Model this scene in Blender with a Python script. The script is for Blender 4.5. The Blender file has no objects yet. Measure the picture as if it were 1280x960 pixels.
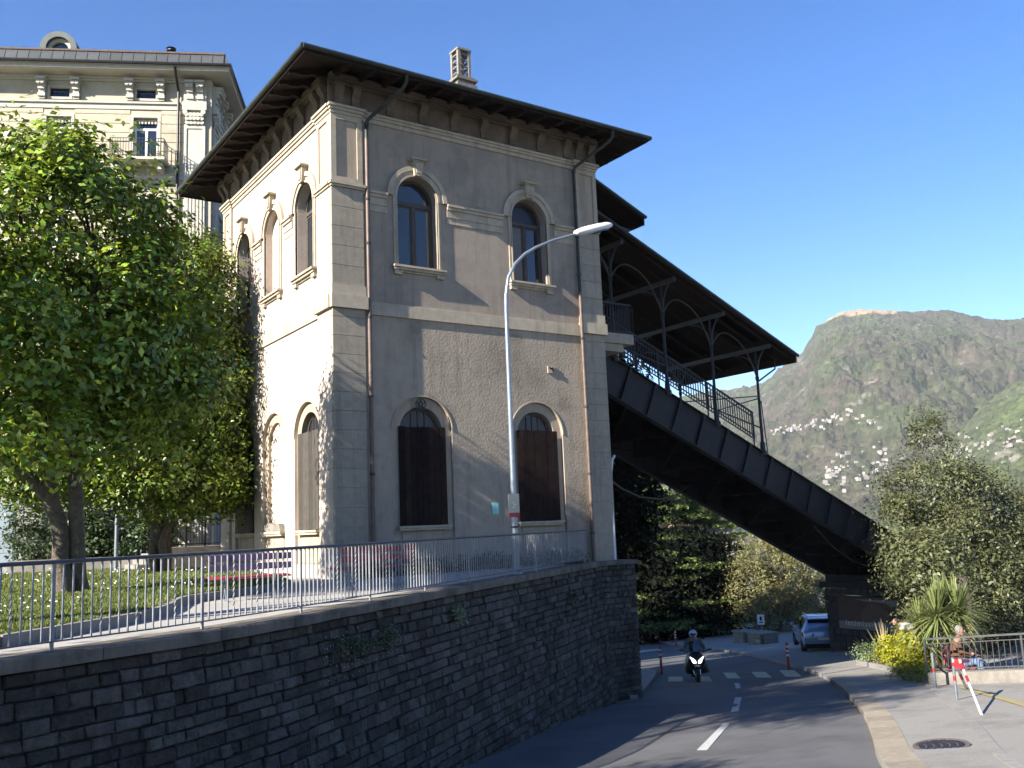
import bpy, bmesh, math, random
import numpy as np
from mathutils import Vector, Matrix, noise
from mathutils.geometry import tessellate_polygon
random.seed(7); NR = np.random.default_rng(7)
PI = math.pi
R = math.radians
SC = bpy.context.scene
COL = SC.collection

# ------------------------------------------------------------------ camera
FPX = 1162.45                       # focal length in pixels of a 1280 px wide frame
YAW, PITCH, ROLL = R(34.525), R(8.728), R(-2.336)
EYE = Vector((0, 0, 1.25))
def cam_axes():
    cy, sy, cp, sp = math.cos(YAW), math.sin(YAW), math.cos(PITCH), math.sin(PITCH)
    f = Vector((sy*cp, cy*cp, sp)); r = Vector((cy, -sy, 0)); u = r.cross(f)
    cr, sr = math.cos(ROLL), math.sin(ROLL)
    return r*cr + u*sr, u*cr - r*sr, f
RT, UP, FW = cam_axes()
cam = bpy.data.objects.new('camera', bpy.data.cameras.new('camera'))
COL.objects.link(cam); SC.camera = cam
cam.data.sensor_width = 36.0; cam.data.lens = 36*FPX/1280
cam.data.clip_start = 0.1; cam.data.clip_end = 20000
m = Matrix((( RT.x, UP.x, -FW.x, EYE.x), (RT.y, UP.y, -FW.y, EYE.y), (RT.z, UP.z, -FW.z, EYE.z), (0, 0, 0, 1)))
cam.matrix_world = m

# ------------------------------------------------------------------ sky, sun, exposure
SUN_FROM = Vector((-1.0, -0.12, 0.548)).normalized()      # towards the sun
SUN_EL = math.asin(SUN_FROM.z); SUN_AZ = math.atan2(SUN_FROM.x, SUN_FROM.y)
world = bpy.data.worlds.new('World'); SC.world = world; world.use_nodes = True
nt = world.node_tree; bg = nt.nodes['Background']
sky = nt.nodes.new('ShaderNodeTexSky'); sky.sky_type = 'NISHITA'; sky.sun_disc = False
sky.sun_elevation = SUN_EL; sky.sun_rotation = SUN_AZ
sky.altitude = 400; sky.air_density = 1.0; sky.dust_density = 0.1; sky.ozone_density = 3.0
hsv = nt.nodes.new('ShaderNodeHueSaturation'); hsv.inputs['Saturation'].default_value = 1.32; hsv.inputs['Value'].default_value = 1.22; hsv.inputs['Hue'].default_value = .511
nt.links.new(sky.outputs[0], hsv.inputs['Color']); nt.links.new(hsv.outputs['Color'], bg.inputs[0]); bg.inputs[1].default_value = 0.05
sl = bpy.data.lights.new('sun', 'SUN'); sl.energy = 5.0; sl.angle = R(0.5); sl.color = (1.0, 0.93, 0.82)
sun = bpy.data.objects.new('sun', sl); COL.objects.link(sun)
sun.rotation_euler = (-SUN_FROM).to_track_quat('-Z', 'Y').to_euler(); sun.location = (-30, -5, 40)
SC.view_settings.view_transform = 'Standard'; SC.view_settings.look = 'None'
SC.view_settings.exposure = 1.95; SC.view_settings.gamma = 1.0
SC.render.engine = 'CYCLES'
SC.cycles.use_denoising = True
SC.cycles.max_bounces = 6; SC.cycles.diffuse_bounces = 3; SC.cycles.glossy_bounces = 3
SC.cycles.transmission_bounces = 4; SC.cycles.transparent_max_bounces = 6; SC.cycles.volume_bounces = 0
SC.cycles.sample_clamp_indirect = 6

# ------------------------------------------------------------------ pixel -> place helpers
def ray(px, py):
    return RT*((px-640)/FPX) + UP*((480-py)/FPX) + FW
def at_z(px, py, z):
    r = ray(px, py); return EYE + r*((z-EYE.z)/r.z)
def at_Y(px, py, Y):
    r = ray(px, py); return EYE + r*(Y/r.y)
def at_X(px, py, X):
    r = ray(px, py); return EYE + r*(X/r.x)
def at_d(px, py, d):
    r = ray(px, py); return EYE + r*(d/math.hypot(r.x, r.y))
def gz(x, y):
    """height of the street and the ground around it"""
    u = x+y
    q = .000162*u*u if u < 110 else .000162*(12100+220*(u-110))
    z = -.74-.0504*x-.1256*y+q
    z -= .3*math.exp(-((x-11)**2+(y-15.5)**2)/30.0)
    return z
def gnd(px, py):
    r = ray(px, py); k = 2.0
    while k < 400:
        if r.z*k+EYE.z < gz(r.x*k, r.y*k): break
        k += 0.05
    p = EYE + r*k; p.z = gz(p.x, p.y); return p

# ------------------------------------------------------------------ object helpers
WO = {}
def tag(o, label=None, cat=None, group=None, kind=None):
    if label: o['label'] = label
    if cat: o['category'] = cat
    if group: o['group'] = group
    if kind: o['kind'] = kind
    return o
def thing(name, label, cat, loc=(0, 0, 0), rz=0, group=None):
    o = bpy.data.objects.new(name, None); COL.objects.link(o); o.empty_display_size = .3
    o.location = loc; o.rotation_euler = (0, 0, rz); WO[o.name] = Vector(loc)
    return tag(o, label, cat, group)
def link(name, me, mat=None, parent=None, local=False):
    o = bpy.data.objects.new(name, me); COL.objects.link(o)
    if mat is not None and not me.materials:
        for q in (mat if isinstance(mat, (list, tuple)) else [mat]): me.materials.append(q)
    if parent is not None:
        o.parent = parent
        if not local: o.location = -WO.get(parent.name, Vector((0, 0, 0)))
    return o
def copy_tree(o, parent=None):
    c = o.copy(); COL.objects.link(c); c.parent = parent
    for ch in list(o.children): copy_tree(ch, c)
    return c
class MB:
    def __init__(s): s.v = []; s.f = []; s.sm = False
    def add(s, vs, fs):
        n = len(s.v); s.v += [tuple(p) for p in vs]; s.f += [tuple(i+n for i in f) for f in fs]; return s
    def box(s, x0, x1, y0, y1, z0, z1):
        vs = [(x, y, z) for z in (z0, z1) for y in (y0, y1) for x in (x0, x1)]
        return s.add(vs, [(0, 2, 3, 1), (4, 5, 7, 6), (0, 1, 5, 4), (2, 6, 7, 3), (0, 4, 6, 2), (1, 3, 7, 5)])
    def cbox(s, c, sx, sy, sz, rz=0):
        co, si = math.cos(rz), math.sin(rz); vs = []
        for z in (-.5, .5):
            for y in (-.5, .5):
                for x in (-.5, .5):
                    X, Y = x*sx, y*sy
                    vs.append((c[0]+X*co-Y*si, c[1]+X*si+Y*co, c[2]+z*sz))
        return s.add(vs, [(0, 2, 3, 1), (4, 5, 7, 6), (0, 1, 5, 4), (2, 6, 7, 3), (0, 4, 6, 2), (1, 3, 7, 5)])
    def beam(s, a, b, w, h, up=(0, 0, 1)):
        a = Vector(a); b = Vector(b); d = (b-a).normalized(); u = Vector(up)
        x = d.cross(u)
        if x.length < 1e-4: x = d.cross(Vector((1, 0, 0)))
        x.normalize(); y = x.cross(d)
        vs = [p + x*(i*w/2) + y*(j*h/2) for p in (a, b) for i, j in ((-1, -1), (1, -1), (1, 1), (-1, 1))]
        return s.add(vs, [(0, 1, 2, 3), (7, 6, 5, 4), (0, 4, 5, 1), (1, 5, 6, 2), (2, 6, 7, 3), (3, 7, 4, 0)])
    def tube(s, pts, r, n=8, cap=True):
        pts = [Vector(p) for p in pts]; rs = r if isinstance(r, (list, tuple)) else [r]*len(pts)
        vs = []; fs = []; prev = None
        for i, p in enumerate(pts):
            d = (pts[min(i+1, len(pts)-1)] - pts[max(i-1, 0)]).normalized()
            if prev is None:
                x = d.cross(Vector((0, 0, 1)))
                if x.length < .05: x = d.cross(Vector((1, 0, 0)))
            else: x = prev - d*prev.dot(d)
            x.normalize(); prev = x; y = d.cross(x)
            for k in range(n):
                a = 2*PI*k/n; vs.append(p + x*(math.cos(a)*rs[i]) + y*(math.sin(a)*rs[i]))
        for i in range(len(pts)-1):
            for k in range(n):
                a, b = i*n+k, i*n+(k+1) % n; fs.append((a, b, b+n, a+n))
        if cap:
            fs.append(tuple(reversed(range(n)))); fs.append(tuple(range((len(pts)-1)*n, len(pts)*n)))
        return s.add(vs, fs)
    def lathe(s, c, prof, n=16):
        vs = [(c[0]+r*math.cos(2*PI*k/n), c[1]+r*math.sin(2*PI*k/n), c[2]+z) for r, z in prof for k in range(n)]
        fs = [(i*n+k, i*n+(k+1) % n, (i+1)*n+(k+1) % n, (i+1)*n+k) for i in range(len(prof)-1) for k in range(n)]
        fs += [tuple(reversed(range(n))), tuple(range((len(prof)-1)*n, len(prof)*n))]
        return s.add(vs, fs)
    def prism(s, outer, holes, d0, d1, mp):
        loops = [outer]+list(holes); flat = [p for l in loops for p in l]; n = len(flat)
        tri = tessellate_polygon([[Vector((p[0], p[1], 0)) for p in l] for l in loops])
        vs = [mp(p[0], p[1], d1) for p in flat]+[mp(p[0], p[1], d0) for p in flat]
        fs = [tuple(t) for t in tri]+[tuple(reversed([i+n for i in t])) for t in tri]
        k = 0
        for l in loops:
            for i in range(len(l)):
                a, b = k+i, k+(i+1) % len(l); fs.append((a, b, b+n, a+n))
            k += len(l)
        return s.add(vs, fs)
    def mesh(s, name, smooth=False, fix=True):
        me = bpy.data.meshes.new(name); me.from_pydata(s.v, [], s.f); me.validate()
        if fix:
            bm = bmesh.new(); bm.from_mesh(me); bmesh.ops.recalc_face_normals(bm, faces=bm.faces); bm.to_mesh(me); bm.free()
        if smooth:
            me.polygons.foreach_set('use_smooth', [True]*len(me.polygons))
        return me
    def obj(s, name, mat, parent=None, local=False, smooth=False, fix=True, bevel=0):
        me = s.mesh(name, smooth, fix)
        if smooth:
            try: me.set_sharp_from_angle(angle=R(40))
            except Exception: pass
        o = link(name, me, mat, parent, local)
        if bevel:
            b = o.modifiers.new('bevel', 'BEVEL'); b.width = bevel; b.segments = 2; b.limit_method = 'ANGLE'
        return o
def arc(cx, cz, r, a0, a1, n=20):
    return [(cx+r*math.cos(R(a0+(a1-a0)*i/n)), cz+r*math.sin(R(a0+(a1-a0)*i/n))) for i in range(n+1)]
def arch(u, z0, zs, r, n=20): return [(u-r, z0), (u+r, z0)]+arc(u, zs, r, 0, 180, n)
def rect(u0, u1, v0, v1): return [(u0, v0), (u1, v0), (u1, v1), (u0, v1)]

# ------------------------------------------------------------------ materials
def mat(name, col, rough=.8, col2=None, scale=3.0, bump=0.0, bscale=None, metal=0.0, spec=.4, island=0.0,
        coords='Object', detail=6, emit=None, trans=0.0, spread=(.35, .65), col3=None, scale3=.4, spread3=(.5, .62), bdist=.02, streak=0):
    M = bpy.data.materials.new(name); M.use_nodes = True; t = M.node_tree; N = t.nodes; L = t.links
    b = N['Principled BSDF']; b.inputs['Roughness'].default_value = rough; b.inputs['Metallic'].default_value = metal
    b.inputs['Specular IOR Level'].default_value = spec
    c = (*col, 1); b.inputs['Base Color'].default_value = c
    tc = N.new('ShaderNodeTexCoord'); out = None
    if col2 is not None:
        nz = N.new('ShaderNodeTexNoise'); nz.inputs['Scale'].default_value = scale; nz.inputs['Detail'].default_value = detail
        nz.inputs['Roughness'].default_value = .65
        L.new(tc.outputs[coords], nz.inputs['Vector'])
        rp = N.new('ShaderNodeValToRGB'); rp.color_ramp.elements[0].position = spread[0]; rp.color_ramp.elements[1].position = spread[1]
        rp.color_ramp.elements[0].color = c; rp.color_ramp.elements[1].color = (*col2, 1)
        L.new(nz.outputs['Fac'], rp.inputs['Fac']); out = rp.outputs['Color']
    if col3 is not None:
        nz = N.new('ShaderNodeTexNoise'); nz.inputs['Scale'].default_value = scale3; nz.inputs['Detail'].default_value = 7
        nz.inputs['Roughness'].default_value = .7
        L.new(tc.outputs[coords], nz.inputs['Vector'])
        mr = N.new('ShaderNodeMapRange'); mr.inputs[1].default_value = spread3[0]; mr.inputs[2].default_value = spread3[1]
        L.new(nz.outputs['Fac'], mr.inputs[0])
        mx = N.new('ShaderNodeMix'); mx.data_type = 'RGBA'; L.new(mr.outputs[0], mx.inputs['Factor'])
        if out: L.new(out, mx.inputs['A'])
        else: mx.inputs['A'].default_value = c
        mx.inputs['B'].default_value = (*col3, 1); out = mx.outputs['Result']
    if streak:
        mp = N.new('ShaderNodeMapping'); mp.inputs['Scale'].default_value = (3.2, 3.2, .28); L.new(tc.outputs[coords], mp.inputs['Vector'])
        nz = N.new('ShaderNodeTexNoise'); nz.inputs['Scale'].default_value = 1.0; nz.inputs['Detail'].default_value = 8; nz.inputs['Roughness'].default_value = .7; L.new(mp.outputs[0], nz.inputs['Vector'])
        mr = N.new('ShaderNodeMapRange'); mr.inputs[1].default_value = .50; mr.inputs[2].default_value = .72; mr.inputs[4].default_value = streak; L.new(nz.outputs['Fac'], mr.inputs[0])
        mx = N.new('ShaderNodeMix'); mx.data_type = 'RGBA'; L.new(mr.outputs[0], mx.inputs['Factor'])
        if out: L.new(out, mx.inputs['A'])
        else: mx.inputs['A'].default_value = c
        mx.inputs['B'].default_value = (col[0]*.45, col[1]*.43, col[2]*.42, 1); out = mx.outputs['Result']
    if island:
        g = N.new('ShaderNodeNewGeometry'); hs = N.new('ShaderNodeHueSaturation')
        oi = N.new('ShaderNodeObjectInfo'); ad = N.new('ShaderNodeMath'); ad.operation = 'ADD'
        L.new(g.outputs['Random Per Island'], ad.inputs[0]); L.new(oi.outputs['Random'], ad.inputs[1])
        fr = N.new('ShaderNodeMath'); fr.operation = 'FRACT'; L.new(ad.outputs[0], fr.inputs[0])
        mr = N.new('ShaderNodeMapRange'); mr.inputs[3].default_value = 1-island; mr.inputs[4].default_value = 1+island
        L.new(fr.outputs[0], mr.inputs[0]); L.new(mr.outputs[0], hs.inputs['Value'])
        mr2 = N.new('ShaderNodeMapRange'); mr2.inputs[3].default_value = .5-.03*min(1, island*2); mr2.inputs[4].default_value = .5+.03*min(1, island*2)
        fr2 = N.new('ShaderNodeMath'); fr2.operation = 'MULTIPLY'; fr2.inputs[1].default_value = 7.31
        L.new(fr.outputs[0], fr2.inputs[0]); fr3 = N.new('ShaderNodeMath'); fr3.operation = 'FRACT'; L.new(fr2.outputs[0], fr3.inputs[0])
        L.new(fr3.outputs[0], mr2.inputs[0]); L.new(mr2.outputs[0], hs.inputs['Hue'])
        if out: L.new(out, hs.inputs['Color'])
        else: hs.inputs['Color'].default_value = c
        out = hs.outputs['Color']
    if out: L.new(out, b.inputs['Base Color'])
    if bump:
        nz = N.new('ShaderNodeTexNoise'); nz.inputs['Scale'].default_value = bscale or scale*3; nz.inputs['Detail'].default_value = 5
        L.new(tc.outputs[coords], nz.inputs['Vector']); bp = N.new('ShaderNodeBump'); bp.inputs['Strength'].default_value = bump
        bp.inputs['Distance'].default_value = bdist
        L.new(nz.outputs['Fac'], bp.inputs['Height']); L.new(bp.outputs['Normal'], b.inputs['Normal'])
    if emit:
        b.inputs['Emission Color'].default_value = (*emit[0], 1); b.inputs['Emission Strength'].default_value = emit[1]
    if trans:
        tr = N.new('ShaderNodeBsdfTranslucent'); ms = N.new('ShaderNodeMixShader'); ms.inputs[0].default_value = trans
        hs = N.new('ShaderNodeHueSaturation'); hs.inputs['Value'].default_value = 1.25; hs.inputs['Hue'].default_value = .485
        if out: L.new(out, hs.inputs['Color'])
        else: hs.inputs['Color'].default_value = c
        L.new(hs.outputs['Color'], tr.inputs['Color'])
        L.new(b.outputs[0], ms.inputs[1]); L.new(tr.outputs[0], ms.inputs[2]); L.new(ms.outputs[0], N['Material Output'].inputs['Surface'])
    return M
M = dict(
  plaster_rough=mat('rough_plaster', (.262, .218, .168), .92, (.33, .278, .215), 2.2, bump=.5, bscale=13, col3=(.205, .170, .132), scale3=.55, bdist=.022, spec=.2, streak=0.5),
  plaster_front=mat('grey_shaded_plaster', (.245, .205, .165), .92, (.29, .245, .195), 1.6, bump=.3, bscale=20, col3=(.215, .185, .155), scale3=.7, spec=.2, streak=0.5),  # darker copy of the house plaster, street side's shade put into the colour
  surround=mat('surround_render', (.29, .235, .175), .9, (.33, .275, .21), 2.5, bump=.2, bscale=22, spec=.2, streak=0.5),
  plaster_sunlit=mat('pink_sunlit_plaster', (.37, .31, .265), .92, (.44, .365, .31), 1.4, bump=.2, bscale=22, col3=(.43, .38, .33), scale3=.7, spec=.2, streak=0.35),  # lighter copy for the left side, brightened because the sun falls there
  stone_trim=mat('render_trim', (.31, .265, .20), .88, (.37, .32, .245), 3.5, bump=.15, bscale=25, col3=(.25, .21, .16), scale3=1.1, spread3=(.55, .75), spec=.2, streak=0.6),
  quoin=mat('quoin_stone', (.24, .21, .165), .9, (.29, .255, .20), 5, bump=.25, bscale=30, island=.05, spec=.2, streak=0.5),
  frieze=mat('frieze_paint', (.105, .078, .058), .9, (.08, .06, .045), 3, bump=.1, col3=(.14, .105, .078), scale3=1.2, streak=0.5),
  soffit=mat('dark_wood', (.024, .0155, .012), .85, (.012, .0085, .007), 6, spec=.15, bump=.3, bscale=20, spread=(.3, .7)),
  rooft=mat('roof_tile', (.10, .065, .05), .85, (.06, .045, .04), 4, bump=.2, island=.25),
  gutter=mat('aged_copper_gutter', (.018, .022, .021), .6, (.035, .045, .042), 4, metal=.3),
  pipe=mat('copper_pipe', (.13, .095, .08), .55, (.09, .065, .055), 5, metal=.35),
  shutter=mat('brown_board', (.007, .0042, .0034), .8, (.022, .011, .008), 3, bump=.4, bscale=40, island=.4, spec=.15),
  shutter_grey=mat('grey_shaded_board', (.05, .044, .038), .85, (.035, .03, .025), 3, bump=.3, bscale=40, island=.25),  # grey boards, colour darkened to stand for the tree's shadow
  wood_frame=mat('window_frame_wood', (.04, .033, .028), .65, (.06, .05, .043), 6),
  white_frame=mat('white_frame', (.72, .72, .70), .5, (.64, .64, .62), 6),
  glass_dull=mat('dusty_glass', (.02, .022, .026), .25, spec=.35),
  curtain=mat('pale_curtain', (.10, .095, .092), .6, (.12, .115, .11), 3),
  glass=mat('window_glass', (.012, .016, .022), .04, spec=1.0),
  iron=mat('dark_iron', (.016, .017, .022), .5, (.028, .027, .030), 5, metal=.5, bump=.1),
  girder=mat('girder_paint', (.011, .0125, .017), .6, (.018, .018, .021), 1.5, metal=.2, bump=.15, col3=(.022, .016, .012), scale3=2, spread3=(.55, .75), spec=.25, streak=0.8),
  iron_light=mat('grey_iron', (.075, .072, .07), .5, (.05, .05, .05), 5, metal=.3),
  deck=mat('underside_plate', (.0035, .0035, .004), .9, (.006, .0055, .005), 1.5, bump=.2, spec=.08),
  fence=mat('fence_paint', (.20, .205, .215), .45, (.14, .145, .155), 9, metal=.0, island=.08),
  rail_dark=mat('rail_paint', (.06, .065, .075), .45, (.09, .09, .10), 6, metal=.3),
  railgrey=mat('grey_rail_paint', (.055, .055, .056), .5, (.035, .035, .036), 6),
  galv=mat('galvanised', (.22, .25, .29), .4, (.17, .20, .24), 7, metal=.55),
  lampwhite=mat('lamp_shell', (.55, .56, .56), .35),
  wallstone=mat('wall_stone', (.036, .032, .027), .9, (.072, .064, .055), 8, bump=1.0, bscale=16, bdist=.05, island=.45, col3=(.07, .066, .06), scale3=1.0, spec=.25, streak=0.5),
  mortar=mat('wall_mortar', (.012, .012, .011), .95, (.022, .021, .02), 6, bump=.4),
  coping=mat('coping_concrete', (.09, .078, .065), .92, (.15, .13, .105), 2.5, bump=.5, bscale=16, col3=(.045, .039, .032), scale3=1.1, spread3=(.50, .66), streak=0.8),
  asphalt=mat('asphalt', (.070, .070, .074), .85, (.108, .108, .111), 45, bump=.35, bscale=90, col3=(.05, .051, .055), scale3=.35, spread3=(.45, .7), spec=.35),
  asphalt2=mat('pavement_asphalt', (.168, .160, .145), .9, (.225, .215, .195), 30, bump=.3, bscale=70, col3=(.115, .108, .098), scale3=.55, spread3=(.50, .74)),
  kerb=mat('kerb_granite', (.19, .16, .118), .85, (.25, .215, .165), 6, bump=.3, bscale=30, island=.12),
  kerb_grey=mat('kerb_concrete', (.17, .16, .15), .85, (.22, .21, .195), 6, bump=.3, bscale=30, island=.1),
  paint_white=mat('road_paint', (.42, .42, .41), .7, (.25, .25, .25), 12, spread=(.3, .75)),
  paint_yellow=mat('yellow_paint', (.46, .42, .27), .75, (.30, .28, .20), 10, spread=(.3, .75)),
  paint_yellow2=mat('bay_line_paint', (.30, .24, .08), .75, (.20, .18, .11), 8),
  path=mat('terrace_paving', (.26, .25, .235), .9, (.32, .305, .285), 9, bump=.2, bscale=50, col3=(.24, .23, .21), scale3=.6),
  lawn=mat('lawn_soil', (.065, .085, .025), .95, (.09, .13, .035), 8, bump=.5, bscale=30),
  grass=mat('grass_blades', (.07, .105, .016), .6, (.13, .15, .035), .7, island=.3, trans=.3),
  daisy=mat('daisy_petals', (.8, .8, .76), .7),
  earth=mat('dark_earth', (.035, .04, .022), .95, (.06, .055, .035), 2, bump=.4),
  leaf_big=mat('broad_leaves', (.075, .125, .009), .36, (.21, .28, .024), 1.1, island=.55, trans=.18, spec=.5),
  leaf_dark=mat('shade_leaves', (.05, .085, .008), .40, (.14, .19, .017), 1.0, island=.55, trans=.16),
  ivy=mat('ivy_leaves', (.03, .055, .018), .5, (.05, .075, .025), 2, island=.3, trans=.2),
  cedar=mat('cedar_needles', (.085, .125, .03), .6, (.125, .16, .04), .6, island=.3, trans=.2),
  conif=mat('golden_conifer', (.11, .115, .04), .6, (.16, .145, .06), .7, island=.28, trans=.2),
  oak=mat('evergreen_leaves', (.058, .068, .026), .5, (.09, .098, .04), .5, island=.38, trans=.2, col3=(.17, .10, .035), scale3=.28, spread3=(.6, .74)),
  deeptree=mat('shade_dark_leaves', (.004, .0055, .003), .8, (.007, .009, .0045), 1, island=.3, spec=.08),  # near-black: the deep shade of the tree mass put into the leaf colour
  palm=mat('sword_leaves', (.13, .17, .055), .45, (.19, .21, .075), 2, island=.28, trans=.25),
  phorm=mat('flax_leaves', (.22, .23, .13), .45, (.28, .20, .13), 3, island=.3, trans=.2),
  yellowb=mat('yellow_leaves', (.30, .28, .010), .5, (.14, .17, .012), 3, island=.3, trans=.3),
  blueb=mat('grey_green_leaves', (.12, .17, .08), .6, (.17, .22, .11), 3, island=.3, trans=.2),
  bark=mat('bark', (.055, .043, .033), .9, (.105, .085, .065), 9, bump=.8, bscale=18, bdist=.04),
  bark_palm=mat('palm_bark', (.22, .16, .12), .9, (.16, .12, .09), 12, bump=.6, bscale=30),
  palazzo=mat('cream_render', (.34, .30, .225), .9, (.39, .345, .265), 1.2, bump=.1, col3=(.30, .26, .20), scale3=.5),
  palazzo_trim=mat('pale_trim', (.40, .38, .33), .85, (.34, .32, .27), 2.5, bump=.15),
  palazzo_base=mat('grey_plinth', (.20, .205, .205), .9, (.25, .255, .255), 1.5, bump=.15),
  slate=mat('slate_tiles', (.035, .04, .043), .6, (.055, .06, .063), 4, island=.15),
  zinc=mat('zinc', (.06, .07, .066), .6, (.085, .095, .09), 4),
  violet=mat('violet_paint', (.045, .028, .08), .5, (.055, .035, .095), 8),
  redpaint=mat('red_paint', (.26, .03, .04), .5, (.32, .045, .055), 8),
  red=mat('signal_red', (.26, .015, .02), .5),
  white=mat('white_paint', (.5, .5, .5), .5),
  teal=mat('teal_notice', (.12, .48, .42), .6, (.25, .60, .55), 60),
  beige=mat('beige_panel', (.36, .34, .26), .6),
  darkred=mat('dark_red_panel', (.28, .02, .025), .5),
  stoneblk=mat('gate_stone', (.20, .18, .145), .9, (.12, .11, .09), 6, bump=.6, bscale=14),
  concrete=mat('concrete', (.20, .185, .16), .9, (.155, .14, .12), 3, bump=.35, bscale=20, col3=(.12, .11, .095), scale3=.9),
  black=mat('black_plastic', (.012, .012, .014), .35),
  tyre=mat('tyre_rubber', (.016, .016, .017), .8),
  carblue=mat('car_paint', (.27, .35, .48), .22, metal=.35, spec=.6),
  carglass=mat('car_glass', (.01, .014, .02), .05, spec=1),
  chrome=mat('chrome', (.6, .6, .62), .2, metal=.9),
  tail=mat('tail_lamp', (.25, .01, .015), .25),
  headlight=mat('headlight_glow', (.9, .9, .95), .3, emit=((.95, .97, 1.0), 2.2)),
  skin=mat('skin', (.22, .13, .095), .6),
  hairgrey=mat('grey_hair', (.14, .135, .13), .8, bump=.3, bscale=60),
  hairdark=mat('dark_hair', (.03, .022, .018), .8),
  jacket=mat('brown_jacket', (.095, .045, .022), .85, (.07, .033, .016), 12, bump=.3, bscale=25),
  jeans=mat('blue_denim', (.07, .11, .18), .85, (.11, .16, .24), 14, bump=.2, bscale=40),
  whitecloth=mat('white_cloth', (.42, .43, .46), .85, (.34, .36, .40), 8, bump=.2, bscale=20),
  palecloth=mat('pale_trousers', (.20, .23, .28), .85, (.27, .30, .34), 10, bump=.2, bscale=30),
  olive=mat('olive_jacket', (.055, .06, .05), .8, (.085, .09, .08), 15, bump=.2, bscale=30),
  helmet=mat('helmet_shell', (.32, .42, .55), .2, spec=.8),
  castiron=mat('cast_iron', (.11, .085, .075), .6, (.15, .12, .10), 20, metal=.4),
  housew=mat('white_house_wall', (.21, .195, .18), .9, island=.35),
  houser=mat('house_roof', (.16, .105, .08), .9, island=.3),
  poster_dark=mat('poster_dark', (.022, .011, .010), .5, (.055, .024, .018), 1.4),
  poster_skin=mat('poster_tone', (.085, .05, .038), .5, (.05, .03, .024), 2),
  poster_pale=mat('poster_pale', (.14, .14, .15), .5),
  pierstone=mat('pier_masonry', (.03, .029, .027), .95, (.05, .047, .043), 4, bump=.5, bscale=12, island=.3),
)

# ================================================================== THE STATION HOUSE
X0, X1, Y0, Y1 = 10.92, 21.15, 25.0, 35.4
ZT = 15.35
FM = lambda u, v, d: (u, Y0-d, v)
LM = lambda u, v, d: (X0-d, u, v)
RM = lambda u, v, d: (X1+d, u, v)
BM = lambda u, v, d: (u, Y1+d, v)
house = thing('station_building', 'two storey plastered station house, sunny side tinted paler, with arched windows and wide dark eaves', 'building', (X0, Y0, 0))
FU = [13.80, 18.15]                      # window axes on the street side
LU = [27.12, 30.06, 33.00]               # window axes on the sunlit side
UP_S, UP_SP, UP_R = 9.42, 11.68, .72     # upper: sill, springing, radius
LO_S, LO_SP, LO_R = 1.38, 4.28, .74
def wall_part(mp, u0, u1, v0, v1, holes, m):
    MB().prism(rect(u0, u1, v0, v1), holes, -.42, 0, mp).obj('wall', m, house)
up = lambda u: arch(u, UP_S, UP_SP, UP_R)
lo = lambda u: arch(u, .37, LO_SP, 1.05, 28)
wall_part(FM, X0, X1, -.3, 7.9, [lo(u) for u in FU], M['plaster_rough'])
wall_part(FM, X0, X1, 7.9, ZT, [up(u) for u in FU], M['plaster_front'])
wall_part(LM, Y0+.42, Y1-.42, -.3, 7.9, [lo(u) for u in LU], M['plaster_sunlit'])
wall_part(LM, Y0+.42, Y1-.42, 7.9, ZT, [up(u) for u in LU], M['plaster_sunlit'])
wall_part(RM, Y0+.42, Y1-.42, -7, ZT, [], M['plaster_rough'])
wall_part(lambda u, v, d: (u, Y1+d, v), X0, X1, -.3, ZT, [], M['plaster_rough'])
MB().box(X0+.5, X1-.5, Y0+.5, Y1-.5, 7.7, 7.85).obj('floor_slab', M['plaster_rough'], house)

def bars(b, mp, u0, u1, v0, v1, w, d0, d1):
    b.prism(rect(u0, u0+w, v0, v1), [], d0, d1, mp); b.prism(rect(u1-w, u1, v0, v1), [], d0, d1, mp)
def glazed(mp, u, sill, spr, r, mframe, second):
    """timber window with fanlight and two casements, set back in the opening"""
    d = -.30
    fr = MB()
    fr.prism(arch(u, sill, spr, r-.001), [arch(u, sill+.09, spr, r-.09)], d-.06, d, mp)
    o = fr.obj('window', mframe, house)
    s = MB()
    s.prism(rect(u-r+.08, u+r-.08, spr-.16, spr-.04), [], d-.05, d+.03, mp)          # transom
    s.prism(rect(u-.05, u+.05, sill+.08, spr-.16), [], d-.05, d+.02, mp)            # mullion
    s.obj('transom', mframe, o)
    for a, b in ((u-r+.09, u-.05), (u+.05, u+r-.09)):
        c = MB(); c.prism(rect(a, b, sill+.09, spr-.17), [rect(a+.055, b-.055, sill+.16, spr-.225)], d-.045, d-.005, mp)
        c.obj('casement', mframe, o)
        MB().prism(rect(a+.056, b-.056, sill+.161, spr-.226), [], d-.03, d-.022, mp).obj('pane', M['curtain'] if (second and a < u-.1) else M['glass'], o)
    MB().prism(arch(u, spr-.035, spr, r-.092), [], d-.05, d-.04, mp).obj('pane', M['glass_dull'] if second else M['glass'], o)
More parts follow.
